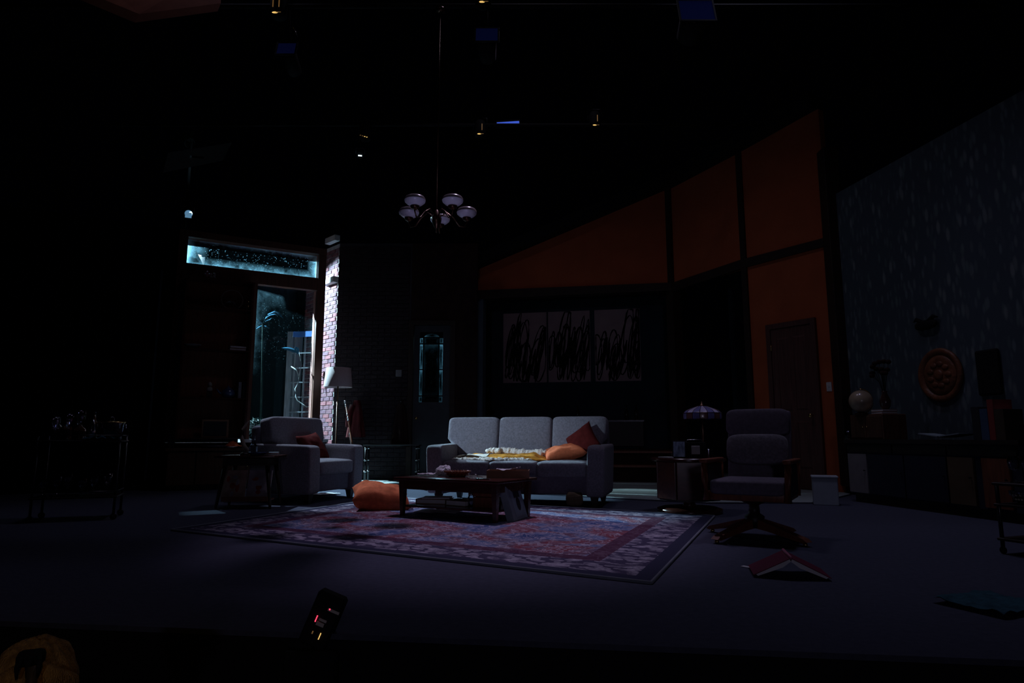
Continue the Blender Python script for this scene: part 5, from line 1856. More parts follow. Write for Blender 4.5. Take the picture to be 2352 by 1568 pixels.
tag(o, 'rust red shawl bunched up beside the oval platter', 'shawl', loc=WW.p(tz(535, 1000)[0], 0.576, 0.22), rz=WW.rz())
o = MB().sheet(lambda u, v: (0.20 * (u - .5), 0.28 * (v - .5), 0.012 + 0.01 * math.sin(u * PI)), 8, 6, 0.003).obj('sheet_music', 'paper', None, True)
tag(o, 'white paper sheet at the front edge of the low cabinet', 'paper', loc=WW.p(tz(525, 1008)[0] + 0.06, 0.576, 0.36), rz=WW.rz() + 0.3)

# ------------------------------------------------------------------ floor lamp
FLY = 10.25
fl = at(777, 870, FLY)
o = thing('floor_lamp', 'floor lamp with drum linen shade in front of the lit brick strip', 'floor lamp', (fl.x, fl.y, 0))
z0, z1 = at(777, 889, FLY).z, at(777, 845, FLY).z
MB().lathe([(0.220, z0), (0.189, z1), (0.185, z1), (0.216, z0)], 40, None, False).obj('lamp_shade', 'shade', o, True)
MB().lathe([(0.13, 0), (0.13, 0.02), (0.03, 0.04), (0.012, 0.06), (0.012, z1 - 0.03)], 20).obj('pole', 'bronze', o, True)
b = MB()
for k in range(3):
    a = 2 * PI * k / 3
    b.tube([(0, 0, z1 - 0.03), (0.186 * math.cos(a), 0.186 * math.sin(a), z1 - 0.01)], 0.003, 6)
b.obj('shade_spider', 'bronze', o, True)

# cane and red coat on the brick wall, metal console
p0, p1 = at(814, 1045, 10.75), at(793, 924, 10.95)
base = p0 + (p0 - p1) * ((p0.z - PLAT - 0.005) / (p1.z - p0.z)) if p1.z != p0.z else p0
base = p0 + (p1 - p0) * ((PLAT + 0.012 - p0.z) / (p1.z - p0.z))
o = thing('walking_cane', 'dark cane with silver collars leaning against the brick wall behind the armchair', 'cane')
MB().tube([base, p1], [0.010, 0.013], 10).obj('shaft', 'redwood', o, True)
for f in (0.985, 0.955, 0.84, 0.80, 0.77):
    q = base + (p1 - base) * f
    dq = (p1 - base).normalized() * 0.014
    MB().tube([q - dq, q + dq], 0.018, 10).obj('collar', 'steel', o, True)
MB().soft(p1 + Vector((0, 0, 0.012)), (0.026, 0.022, 0.022), 0.9, 12, 8).obj('handle', 'steel', o, True)
p0b, p1b = at(818, 1060, 10.7), at(803, 998, 10.85)
base2 = p0b + (p1b - p0b) * ((PLAT + 0.01 - p0b.z) / (p1b.z - p0b.z))
o = thing('umbrella', 'short furled dark umbrella leaning beside the cane at the brick wall', 'umbrella')
MB().tube([base2, base2 + (p1b - base2) * 0.15, base2 + (p1b - base2) * 0.8, p1b], [0.008, 0.03, 0.022, 0.008], 10).obj('furled_canopy', 'browncloth', o, True)
MB().soft(p1b + Vector((0, 0, 0.01)), (0.014, 0.014, 0.02), 0.9, 10, 8).obj('handle', 'steel', o, True)


def coat_mesh(w0, w1, h, d, seed):
    b_ = MB()

    def fn(u, v):
        a = 2 * PI * u
        w_ = w0 + (w1 - w0) * v ** 0.7
        f = 1 + 0.18 * math.sin(a * 6 + seed) * v + 0.15 * mnoise.noise(Vector((u * 7, v * 4, seed)))
        return (w_ * math.cos(a) * f, d * (0.5 + 0.5 * v) * math.sin(a) * f - d * 0.5, -h * v)
    b_.grid(fn, 40, 16)
    return b_


cx_ = at(820, 922, 11.15)
o = thing('red_coat', 'glossy red coat hanging on the brick wall right of the cane', 'coat', (cx_.x, 11.2, cx_.z + 0.02))
coat_mesh(0.05, 0.14, 0.62, 0.09, 1.0).obj('coat_body', 'red', o, True)
MB().tube([(-0.06, -0.09, -0.08), (-0.12, -0.10, -0.25), (-0.13, -0.11, -0.45)], [0.05, 0.05, 0.04], 10).obj('sleeve', 'red', o, True)
MB().tube([(0, 0.07, 0.0), (0, 0.02, 0.03), (0, -0.02, 0.05)], 0.008, 8).obj('hook', 'steel', o, True)
cx_ = at(920, 930, 11.15)
o = thing('brown_coat', 'brown coat hanging on the brick wall left of the front door', 'coat', (cx_.x, 11.2, cx_.z + 0.02))
coat_mesh(0.05, 0.15, 0.72, 0.09, 3.0).obj('coat_body', 'browncloth', o, True)
MB().tube([(0, 0.07, 0.0), (0, 0.02, 0.03), (0, -0.02, 0.05)], 0.008, 8).obj('hook', 'steel', o, True)

cp = at(838, 1090, 10.85)
cs_ = thing('metal_console', 'thin-legged metal console table with glinting collars left of the sofa', 'console table', (cp.x + 0.42, cp.y + 0.12, PLAT))
ztop = at(838, 1021, cp.y).z - PLAT
for sx in (-1, 1):
    for sy in (-1, 1):
        lg = MB().tube([(sx * 0.42, sy * 0.12, 0), (sx * 0.42, sy * 0.12, ztop - 0.02)], 0.014, 10).obj('leg', 'darksteel', cs_, True)
        for zz in (0.16, 0.34, ztop - 0.06):
            MB().lathe([(0.02, zz - 0.012), (0.026, zz), (0.02, zz + 0.012)], 14, Matrix.Translation((sx * 0.42, sy * 0.12, 0))).obj('collar', 'steel', lg, True)
for sx in (-1, 1):
    for zz in (0.16, 0.34):
        MB().tube([(sx * 0.42, -0.12, zz), (sx * 0.42, 0.12, zz)], 0.006, 8).obj('side_rail', 'steel', cs_, True)
MB().rbox((0, 0, ztop - 0.01), (0.92, 0.30, 0.02), 0.005, 1).obj('table_top', 'darksteel', cs_)

# ------------------------------------------------------------------ alcove: painting, credenza
AB = Plane((AL.p(0, 0, -2.0).x, AL.p(0, 0, -2.0).y), (0.978, -0.208))
cred = thing('credenza', 'long dark credenza in the alcove below the triptych', 'credenza')
tc0, tc1 = AB.tz(1118, 968)[0], AB.tz(1478, 968)[0]
zcr = AB.tz(1430, 966)[1]
zcr = 1.06
b = MB()
AB.bar(b, tc0, tc1, 0.56, zcr - 0.03, 0.02, 0.45)
b.obj('carcass', 'legwood', cred)
b = MB()
AB.bar(b, tc0 - 0.02, tc1 + 0.02, zcr - 0.03, zcr, 0.01, 0.48)
b.obj('credenza_top', 'darksteel', cred)
for k in range(4):
    w_ = (tc1 - tc0) / 4
    b = MB()
    AB.bar(b, tc0 + w_ * k + 0.01, tc0 + w_ * (k + 1) - 0.01, 0.60, zcr - 0.06, 0.45, 0.465)
    dp = b.obj('door', 'legwood', cred)
    MB().lathe([(0.006, 0), (0.012, 0.016), (0, 0.02)], 10, AB.mtx(tc0 + w_ * (k + 0.85), 0.82, 0.465) @ Matrix.Rotation(PI / 2, 4, 'X')).obj('knob', 'steel', dp, True)
for t in (tc0 + 0.05, tc1 - 0.05):
    for o_ in (0.06, 0.42):
        q = AB.p(t, 0.50, o_)
        MB().taper((q.x, q.y, 0.50), (0.04, 0.04), (0.05, 0.05), 0.062).obj('leg', 'legwood', cred)
t_, z_ = AB.tz(1124, 940)
o = thing('footed_bowl', 'glass footed bowl with a bright rim at the left end of the credenza', 'bowl', AB.p(t_ + 0.05, zcr, 0.26))
MB().lathe([(0.07, 0), (0.07, 0.008), (0.014, 0.02), (0.012, 0.10), (0.07, 0.14), (0.13, 0.20), (0.135, 0.21), (0.125, 0.205), (0.06, 0.145), (0, 0.13)], 28).obj('bowl_body', 'glass', o, True)
for u, lab in ((1330, 'dark bottle in the middle of the credenza top'), (1462, 'dark bottle at the right end of the credenza top'), (1440, 'dark bottle second from the right on the credenza')):
    t_, z_ = AB.tz(u, 940)
    o = thing('bottle', lab, 'bottle', AB.p(t_, zcr, 0.26), group='bottles on the credenza')
    h, r_ = 0.30, 0.04
    MB().lathe([(r_, 0), (r_, h * 0.6), (r_ * 0.4, h * 0.75), (r_ * 0.35, h), (0, h)], 16).obj('bottle_body', 'bottle', o, True)

# triptych: three canvases with black loops
PR = random.Random(21)
panels = [(1157, 1256, 'left canvas of the pale triptych with black brush loops'), (1260, 1356, 'middle canvas of the pale triptych with black brush loops'), (1367, 1471, 'right canvas of the pale triptych with black brush loops')]
ztop_p = [AB.tz(u, v)[1] for u, v in ((1157, 722), (1471, 708))]
zbot_p = [AB.tz(u, v)[1] for u, v in ((1157, 879), (1471, 875))]
zt_, zb_ = sum(ztop_p) / 2, sum(zbot_p) / 2
for u0, u1, lab in panels:
    t0, t1 = AB.tz(u0, 800)[0], AB.tz(u1, 800)[0]
    o = thing('painting', lab, 'painting', AB.p((t0 + t1) / 2, (zt_ + zb_) / 2, 0.0), AB.rz(), 'triptych canvases')
    W_, H_ = t1 - t0, zt_ - zb_
    MB().box((0, -0.02, 0), (W_, 0.04, H_)).obj('stretched_canvas', 'canvas', o)
    b = MB()

    def clampx(x_):
        return max(-W_ / 2 + 0.02, min(W_ / 2 - 0.02, x_))
    for k in range(17):
        cx0 = PR.uniform(-W_ / 2, W_ / 2)
        h_ = PR.uniform(0.45, 1.0) * H_ * 0.86
        w_ = PR.uniform(0.03, 0.12)
        lean_ = PR.uniform(0.05, 0.35)
        zb0 = -H_ / 2 + PR.uniform(0.0, 0.25) * H_
        pts = []
        for q in range(23):
            a = -0.5 + 6.6 * q / 22
            zz = zb0 + h_ * (0.5 - 0.5 * math.cos(a))
            xx = cx0 + w_ * math.sin(a) + lean_ * (zz - zb0) * 0.6
            pts.append((clampx(xx), -0.0415, max(-H_ / 2 + 0.015, min(H_ / 2 - 0.015, zz))))
        b.tube(pts, [PR.uniform(0.008, 0.022) for _ in pts], 6, None, 1.0)
    for k in range(20):         # heavy dark mass in the middle of the canvas
        x0 = PR.uniform(-W_ / 2 + 0.08, W_ / 2 - 0.08)
        z0 = PR.uniform(-H_ * 0.42, H_ * 0.02)
        b.tube([(x0, -0.0415, z0 - 0.18), (x0 + 0.02, -0.0415, z0), (x0 + 0.06, -0.0415, z0 + 0.2)], [0.012, PR.uniform(0.03, 0.055), 0.012], 6)
    for p in b.v:
        p.y = -0.0415 + (p.y + 0.0415) * 0.06
        p.x = max(-W_ / 2 + 0.003, min(W_ / 2 - 0.003, p.x))
        p.z = max(-H_ / 2 + 0.003, min(H_ / 2 - 0.003, p.z))
    b.obj('brush_strokes', 'stroke', o)

# ------------------------------------------------------------------ outside the window
tre = thing('garden_trellis', 'grey wooden garden trellis outside the tall window pane', 'trellis')
TRP = Plane(tuple(at(656, 900, 11.78).xy), (1.0, -0.20))
tw = TRP.tz(716, 900)[0]
zT, zB = TRP.tz(670, 762)[1], 0.30
tbw = TRP.tz(668, 900)[0]
b = MB()
TRP.bar(b, 0.0, tbw, zB, zT, -0.34, 0.03)
b.obj('post', 'greywood', tre)
b = MB()
TRP.bar(b, tbw, tw, zT - 0.10, zT, -0.02, 0.02)
b.obj('top_rail', mat('blue_painted_rail', (0.05, 0.20, 0.60), 0.6), tre)
for u in (674, 696):
    t_ = TRP.tz(u, 900)[0]
    b = MB()
    TRP.bar(b, t_ - 0.014, t_ + 0.014, zB, zT - 0.10, -0.012, 0.012)
    b.obj('upright_slat', 'greywood', tre)
for v in (811, 845, 878, 912, 946):
    z = TRP.tz(690, v)[1]
    b = MB()
    TRP.bar(b, tbw, tw, z - 0.010, z + 0.010, 0.012, 0.03)
    b.obj('cross_slat', 'greywood', tre)
b = MB().box((-4.20, 12.02, 2.1), (0.13, 0.58, 4.2))  # post added to shade the brick return behind the glass
struct(b.obj('trim_15', 'drape'))
vin = thing('climbing_vine', 'bare vine with one pale leaf climbing the garden trellis', 'vine')
pts = [(672, 842), (684, 850), (690, 866), (688, 880), (681, 893), (682, 910), (686, 920), (700, 930), (708, 935)]
vp = [TRP.p(*TRP.tz(u, v)) + TRP.n * 0.045 for u, v in pts]
vin.location = (0, 0, 0)
MB().tube(vp, 0.010, 8).obj('stem', 'vine', vin, True)
vp2 = [TRP.p(*TRP.tz(u, v)) + TRP.n * 0.05 for u, v in ((690, 866), (695, 840), (693, 822), (690, 808))]
MB().tube(vp2, 0.007, 8).obj('stem', 'vine', vin, True)


def leaf_blade(c_, u0v0, u1v1, width, depth, pl_, name_, parent, droop=0.0, out=0.08):
    a = pl_.p(*pl_.tz(*u0v0)) + pl_.n * out
    e = pl_.p(*pl_.tz(*u1v1)) + pl_.n * (out + depth)
    sd = (e - a).cross(Vector((0, -1, 0.4))).normalized()

    def fn(u, v):
        q = a + (e - a) * u + Vector((0, 0, droop * 4 * u * (1 - u)))
        w_ = width * math.sin(PI * min(1, u * 0.96 + 0.03)) ** 0.8
        return tuple(q + sd * (w_ * (v - 0.5) * 2) + Vector((0, -0.02 * (1 - (2 * v - 1) ** 2), 0)))
    return MB().grid(fn, 14, 4).obj(name_, c_, parent, True)


leaf_blade('leaf', (692, 812), (660, 802), 0.035, 0.10, TRP, 'leaf', vin, 0.02)
leaf_blade('leaf', (690, 815), (688, 799), 0.040, 0.06, TRP, 'leaf', vin, 0.02)
# arching strap-leaf plant
XP = Plane(tuple(at(605, 900, 11.0).xy), (1.0, 0.0))
pt = thing('strap_leaf_plant', 'tall plant with arching pale blue leaves outside the window', 'plant')
root = XP.p(XP.tz(603, 900)[0], 0.30)
crown = XP.p(*XP.tz(603, 742))
MB().tube([root, (root + crown) / 2 + Vector((0.02, 0, 0)), crown], [0.022, 0.016, 0.010], 8).obj('stem', 'darkleaf', pt, True)
MB().lathe([(0.12, 0), (0.16, 0.3)], 20, Matrix.Translation((root.x, root.y, 0.0))).obj('pot', 'legwood', pt, True)


def arc_leaf(pix, width, m_='leaf'):
    P_ = [XP.p(*XP.tz(u, v)) + XP.n * (0.02 * i) for i, (u, v) in enumerate(pix)]
    b_ = MB()

    def fn(u, v):
        k = min(len(P_) - 2, int(u * (len(P_) - 1)))
        f = u * (len(P_) - 1) - k
        q = P_[k].lerp(P_[k + 1], f)
        w_ = width * (0.25 + math.sin(PI * min(1, u * 0.97 + 0.02)))
        return tuple(q + Vector((0, 0.6 * w_ * (v - .5) * 2, w_ * (v - .5) * 1.4)))
    b_.grid(fn, 24, 4)
    b_.obj('leaf', m_, pt, True)


arc_leaf([(604, 742), (611, 730), (622, 723), (634, 721), (646, 725), (655, 733)], 0.028)
arc_leaf([(606, 740), (616, 722), (632, 716), (645, 720), (652, 730)], 0.016)
arc_leaf([(604, 742), (612, 738), (622, 735), (628, 731)], 0.018)
arc_leaf([(604, 744), (597, 740), (592, 732)], 0.020)
arc_leaf([(600, 748), (612, 750), (622, 757)], 0.014)
arc_leaf([(600, 748), (594, 752), (590, 756)], 0.014)
# low bush
bp_ = XP.p(XP.tz(600, 960)[0], 0.0)
o = thing('garden_bush', 'low rounded dark bush outside at the foot of the window', 'bush', (bp_.x + 0.1, bp_.y - 0.12, 0))
b = MB()
for k in range(420):
    a, e_ = RND.uniform(0, 2 * PI), RND.uniform(0.0, 1.0)
    rr_ = 0.30 * math.sqrt(1 - (e_ - 0.15) ** 2 * 0.9)
    c_ = Vector((rr_ * math.cos(a), 0.7 * rr_ * math.sin(a), 0.55 + 0.48 * e_))
    dv = Vector((RND.uniform(-1, 1), RND.uniform(-1, 1), RND.uniform(-0.4, 1))).normalized() * 0.05
    sd = dv.cross(Vector((RND.uniform(-1, 1), 0.3, 1))).normalized() * 0.018
    b.add([c_ - dv, c_ + sd, c_ + dv, c_ - sd], [(0, 1, 2, 3)])
b.obj('foliage', mat('grey_green_leaf', (0.05, 0.085, 0.08), 0.6, var=0.3), o)
MB().tube([(0, 0, 0), (0, 0, 0.7)], [0.03, 0.02], 8).obj('stem', 'vine', o, True)

# ------------------------------------------------------------------ chandelier
ch_c = at(1003, 497, 6.2)
ch = thing('chandelier', 'five-armed bronze chandelier with upturned milk glass bowls hanging above the coffee table', 'chandelier', (ch_c.x, ch_c.y, ch_c.z))
MB().tube([(0, 0, 0.06), (0, 0, 5.13 - ch_c.z)], 0.006, 8).obj('rod', 'bronze', ch, True)
MB().lathe([(0.0, -0.17), (0.010, -0.16), (0.007, -0.13), (0.022, -0.11), (0.045, -0.06), (0.05, -0.02), (0.03, 0.02), (0.018, 0.06), (0.0, 0.075)], 20).obj('hub', 'bronze', ch, True)
MB().lathe([(0.05, 5.09 - ch_c.z), (0.05, 5.12 - ch_c.z), (0.02, 5.13 - ch_c.z)], 20).obj('canopy', 'bronze', ch, True)
for k in range(5):
    a = math.radians(90 + 72 * k)
    d = Vector((math.cos(a), math.sin(a), 0))
    arm_pts = [d * 0.03 + Vector((0, 0, 0.0)), d * 0.10 + Vector((0, 0, 0.05)), d * 0.17 + Vector((0, 0, 0.0)), d * 0.23 + Vector((0, 0, -0.075)), d * 0.285 + Vector((0, 0, -0.08)), d * 0.305 + Vector((0, 0, -0.03)), d * 0.305 + Vector((0, 0, 0.0))]
    ar = MB().tube(arm_pts, 0.007, 8).obj('arm', 'bronze', ch, True)
    m = Matrix.Translation(d * 0.305)
    MB().lathe([(0.012, -0.02), (0.040, 0.0), (0.045, 0.018), (0.03, 0.024)], 18, m).obj('cup', 'bronze', ar, True)
    MB().lathe([(0.035, 0.018), (0.072, 0.034), (0.096, 0.056), (0.101, 0.073)], 28, m, False).obj('glass_bowl', 'milk', ar, True)
    MB().lathe([(0.101, 0.073), (0.099, 0.090), (0.087, 0.107), (0.068, 0.116), (0.05, 0.118)], 28, m, False).obj('dark_rim', 'milk2', ar, True)  # upper rim in a darker tone than the bowl below

# ------------------------------------------------------------------ lamps outside the wall (visible housings)
def stage_lamp(lab, loc, aim, lens_m, group, r=0.09, L_=0.26, slit=None, slit_m='warmslit', gel=None):
    o = thing('stage_lamp', lab, 'stage light', group=group)
    q = (Vector(aim) - Vector(loc)).to_track_quat('-Z', 'Y').to_matrix().to_4x4()
    o.matrix_world = Matrix.Translation(loc) @ q
    MB().lathe([(r * 0.75, L_), (r * 0.95, L_ * 0.85), (r, 0.02), (r * 1.06, 0.0), (r * 0.96, 0.0), (r * 0.9, 0.03), (r * 0.9, 0.05)], 24, None, False).obj('lamp_body', 'black', o, True)
    MB().lathe([(r * 0.9, 0.04), (0.0, 0.035)], 24, None, False).obj('lens', lens_m, o, True)
    b_ = MB()
    b_.tube([(-r * 1.25, 0, L_ * 0.5), (-r * 1.25, r * 1.7, L_ * 0.5), (r * 1.25, r * 1.7, L_ * 0.5), (r * 1.25, 0, L_ * 0.5)], 0.010, 6)
    b_.obj('yoke', 'darksteel', o, True)
    if slit:
        for (c_, s_, m_) in slit:
            MB().box(c_, s_).obj('vent_slit', m_, o)
    if gel:
        MB().box((0, 0, -0.015), (r * 2.3, r * 2.3, 0.006)).obj('colour_gel', gel, o)
    return o


# the moon lamp behind the transom and its twin above the wall
f2 = at(431, 583, 11.9)
stage_lamp('bright lamp glaring through the left end of the transom window', f2, (-1.6, 6.6, 2.1), 'coollens', 'lamps outside the window', 0.10, 0.24)
f1 = at(433, 491, 11.9)
o = stage_lamp('small blue-white lamp above the left end of the window wall', f1, (-2.6, 4.5, 1.5), 'coolglow', 'lamps outside the window', 0.075, 0.24)
MB().lathe([(0.03, 0.036), (0.0, 0.03)], 16, Matrix.Translation((-0.04, 0.02, -0.01)), False).obj('hot_spot', 'coollens', o, True)
MB().box((0.0, -0.02, -0.05), (0.11, 0.10, 0.004)).obj('barn_door', 'coolglow', o)  # lamp light on the barn door painted in as a glow

BOOM = Vector((f2.x - 0.22, 12.16, 0))
bo = MB().tube([BOOM, (BOOM.x, BOOM.y, 6.7)], 0.024, 10).obj('lighting_boom', 'black', None, True)
tag(bo, 'black upright pole carrying the two lamps outside the window', 'pole')
for ff_ in (f1, f2):
    MB().tube([(BOOM.x, BOOM.y, ff_.z + 0.16), (ff_.x - 0.08, 12.06, ff_.z + 0.15)], 0.016, 8).obj('side_arm', 'black', bo, True)
def flag(src, az0, az1, slope_of, lab):
    """added curved black metal flag that cuts the upper part of a lamp's beam"""
    q = Vector(src)
    b_ = MB()

    def fn(th_):
        def g(u, v):
            a = math.radians(az0 + (az1 - az0) * u)
            slope = slope_of(az0 + (az1 - az0) * u)
            r_ = 0.12 + 0.30 * v
            z_ = 0.05 + (-0.42 * math.tan(math.radians(slope)) - 0.05) * v
            return (q.x + r_ * math.cos(a), q.y + r_ * math.sin(a), q.z + z_ + th_)
        return g
    b_.grid(fn(0.0), 90, 3)
    b_.grid(fn(0.003), 90, 3)
    o_ = b_.obj('lamp_flag', 'black')
    tag(o_, lab, 'flag')
    a = math.radians(az0)
    MB().tube([(q.x + 0.15 * math.cos(a), q.y + 0.15 * math.sin(a), q.z + 0.045), (BOOM.x, BOOM.y, q.z + 0.05)], 0.008, 8).obj('flag_arm', 'black', o_, True)



# shutter plate of the sofa lamp: a black frame whose opening trims the beam to the sofa's seat and back
def sofa_pt(x, y, z):
    return SM @ Vector((x, y, z))


ap = [sofa_pt(-0.62, -0.44, 0.462), sofa_pt(-0.92, 0.10, 0.64), sofa_pt(-1.02, 0.22, 1.06), sofa_pt(1.02, 0.22, 1.06), sofa_pt(0.84, -0.44, 0.462)]
axis = (Vector((-0.30, 7.6, 0.74)) - SOFA_LAMP).normalized()
ap = [SOFA_LAMP + (q - SOFA_LAMP) * (0.55 / (q - SOFA_LAMP).dot(axis)) for q in ap]
cen = sum(ap, Vector()) / len(ap)
b = MB()
for th_ in (0.0, 0.002):
    ring = ap + [cen + (q - cen).normalized() * 0.40 for q in ap]
    n_ = len(ap)
    b.add([q + axis * th_ for q in ring], [(i, (i + 1) % n_, n_ + (i + 1) % n_, n_ + i) for i in range(n_)])
wing = thing('stage_lamp', 'black lamp in the dark left wing trained on the sofa', 'stage light', SOFA_LAMP, group='lamps in the left wing')
o = b.obj('shutter_plate', 'black', wing)
o.matrix_parent_inverse = Matrix.Translation(-SOFA_LAMP)
q = axis.to_track_quat('-Z', 'Y').to_matrix().to_4x4()
MB().lathe([(0.09, 0.34), (0.10, 0.30), (0.10, 0.06), (0.09, 0.04)], 20, q, False).obj('lamp_body', 'black', wing, True)
b = MB().tube([SOFA_LAMP + Vector((-0.25, -0.1, 0)), Vector((SOFA_LAMP.x - 0.25, SOFA_LAMP.y - 0.1, 0.0))], 0.025, 10)
b.tube([SOFA_LAMP + Vector((-0.25, -0.1, 0)), SOFA_LAMP - axis * 0.2], 0.015, 8)
o = b.obj('lamp_stand', 'black', wing, True)
o.matrix_parent_inverse = Matrix.Translation(-SOFA_LAMP)

flag(MOON, -100, -10.3, lambda a: 40 if a < -44.5 else (23.8 if a < -34 else (27 if a < -25.9 else (26 if a < -24.0 else 44))), 'added black curved flag trimming the beam of the lamp glaring through the transom')


def shutter_lamp(lab, loc, aim, pts, group, dist=0.55, stand=None):
    """added lamp housing with a shutter plate whose opening trims its beam to the outline pts"""
    loc = Vector(loc)
    ax = (Vector(aim) - loc).normalized()
    ap_ = [loc + (q_ - loc) * (dist / (q_ - loc).dot(ax)) for q_ in pts]
    cen_ = sum(ap_, Vector()) / len(ap_)
    n_ = len(ap_)
    rt_ = ax.cross(Vector((0, 0, 1))).normalized()
    up_ = rt_.cross(ax)
    wa_ = max(abs((q_ - cen_).dot(rt_)) for q_ in ap_)
    wb_ = max(abs((q_ - cen_).dot(up_)) for q_ in ap_)
    b_ = MB()
    for th_ in (0.0, 0.002):
        ring_ = ap_ + [cen_ + (rt_ * ((q_ - cen_).dot(rt_) / wa_) + up_ * ((q_ - cen_).dot(up_) / wb_)) * 0.5 for q_ in ap_]
        b_.add([q_ + ax * th_ for q_ in ring_], [(i_, (i_ + 1) % n_, n_ + (i_ + 1) % n_, n_ + i_) for i_ in range(n_)])
    o_ = thing('stage_lamp', lab, 'stage light', loc, group=group)
    p_ = b_.obj('shutter_plate', 'black', o_)
    p_.matrix_parent_inverse = Matrix.Translation(-loc)
    MB().lathe([(0.09, 0.34), (0.10, 0.30), (0.10, 0.06), (0.09, 0.04)], 20, ax.to_track_quat('-Z', 'Y').to_matrix().to_4x4(), False).obj('lamp_body', 'black', o_, True)
    st_ = MB().tube([loc - ax * 0.2, Vector(stand)], 0.016, 8).obj('side_arm', 'black', o_, True)
    st_.matrix_parent_inverse = Matrix.Translation(-loc)
    return o_


shutter_lamp('added black lamp at the top of the outside pole that lights the transom frost', TRANSOM_FILL, (-3.80, 10.0, 3.4),
             [WW.p(t_l - 0.05, z_tb - 0.04, -0.1), WW.p(t_r + 0.04, z_tb - 0.04, -0.1), WW.p(t_r + 0.04, z_head + 0.03, -0.1), WW.p(t_l - 0.05, z_head + 0.03, -0.1)],
             'lamps outside the window', 0.55, (BOOM.x, BOOM.y, 6.5))

# overhead rig
for k, (y, z, lab) in enumerate(((9.2, 5.35, 'far black lighting pipe above the set'), (6.2, 5.15, 'near black lighting pipe above the set'))):
    o = MB().tube([(-6, y, z), (5, y, z)], 0.024, 10).obj('lighting_pipe', 'black', None, True)
    tag(o, lab, 'pipe', 'lighting pipes')
for u, v, Y, lab, aim in ((640, 30, 6.2, 'overhead lamp with two glowing side slits near the top left', (-1, 6, 0)), (1110, 6, 6.2, 'overhead lamp with thin gold glint at the top centre', (0, 6, 0)),
                          (1103, 306, 9.2, 'overhead lamp with bright slit left of the blue bar', (0, 7, 0)), (1366, 286, 9.2, 'overhead lamp with bright slit right of the blue bar', (1, 7, 0)), (838, 315, 9.2, 'overhead lamp with dotted gold vents above the floor lamp', (-1, 7, 0))):
    p = at(u, v, Y)
    sc_l = Y / 1500.0
    o = thing('stage_lamp', lab, 'stage light', p, group='overhead lamps')
    MB().lathe([(0.075, -0.045), (0.085, -0.03), (0.085, 0.14), (0.06, 0.19), (0.0, 0.19)], 20).obj('lamp_body', 'black', o, True)
    MB().tube([(-0.10, 0, 0.06), (-0.10, 0, 0.24), (0.10, 0, 0.24), (0.10, 0, 0.06)], 0.008, 6).obj('yoke', 'darksteel', o, True)
    if u == 838:
        for i in range(4):
            MB().box((-0.045 + 0.032 * i, -0.09, -0.012 - 0.010 * i), (0.018, 0.006, 0.008)).obj('vent_slit', 'warmslit' if i > 1 else 'dimslit', o)
    else:
        MB().soft((-0.01, -0.075, -0.045), (0.030, 0.010, 0.008), 0.9, 12, 6).obj('light_slit', 'warmslit', o, True)
        MB().box((0.03, -0.085, -0.047), (0.05, 0.004, 0.005)).obj('rim_glint', 'dimslit', o)  # gold highlight on the rim, painted in as a small glow
        for i, x_ in enumerate((-0.03, 0.032) if u == 640 else (0.03,)):
            MB().box((x_, -0.086, 0.06), (0.010, 0.004, 0.10)).obj('vent_slit', 'dimslit', o)
p = at(827, 357, 9.2)
o = stage_lamp('tiny cool white lamp glinting above the floor lamp', p, (-1.5, 5.5, 1.5), 'black', 'overhead lamps', 0.05, 0.14)
MB().box((0, 0.0, -0.006), (0.055, 0.018, 0.006)).obj('glint', 'coollens', o)  # reflection on the lens painted in as a glowing strip
hm = o.matrix_world.copy()
hb = MB().tube([(p.x, 9.2, p.z + 0.03), (p.x, 9.2, 5.36)], 0.008, 8).obj('drop_pipe', 'black', None, True)
hb.parent = o
hb.matrix_parent_inverse = hm.inverted()
p = at(1167, 284, 9.2)
o = thing('blue_strip_light', 'lit blue strip light between two overhead lamps', 'strip light', p, ry=math.radians(-4))
MB().rbox((0, 0.05, 0.02), (0.38, 0.09, 0.10), 0.01, 1).obj('housing', 'black', o)
MB().box((0, 0.0, 0.0), (0.335, 0.006, 0.062)).obj('blue_gel', 'bluebar', o)
for u, v, Y, s_, lab in ((1118, 80, 6.2, 0.24, 'dim blue square gel frame at the top centre'), (1600, 24, 5.6, 0.33, 'large dim blue gel frame at the top right'), (658, 112, 6.2, 0.20, 'dim blue gel frame below the slit lamp at the top left')):
    p = at(u, v, Y)
    o = thing('gel_frame', lab, 'gel frame', p, group='blue gel frames', rx=math.radians(-18))
    MB().box((0, 0, 0), (s_, 0.006, s_ * 0.85)).obj('blue_gel', 'bluegel', o)
    b = MB()
    for s in (-1, 1):
        b.box((s * s_ / 2, 0, 0), (0.016, 0.016, s_ * 0.85 + 0.016))
        b.box((0, 0, s * s_ * 0.425), (s_, 0.016, 0.016))
    b.obj('frame', 'black', o)
    MB().lathe([(s_ * 0.42, 0.03), (s_ * 0.36, 0.30), (0, 0.32)], 20, Matrix.Rotation(-PI / 2, 4, 'X')).obj('lamp_body', 'black', o, True)
    mi = (Matrix.Translation(p) @ Matrix.Rotation(math.radians(-18), 4, 'X')).inverted()
    py_ = 6.2 if Y > 6 else p.y + 0.12
    MB().tube([Vector((0, 0.12, s_ * 0.34)), mi @ Vector((p.x, py_, 5.17 if Y > 6 else p.z + 0.7))], 0.010, 8).obj('hanger', 'black', o, True)
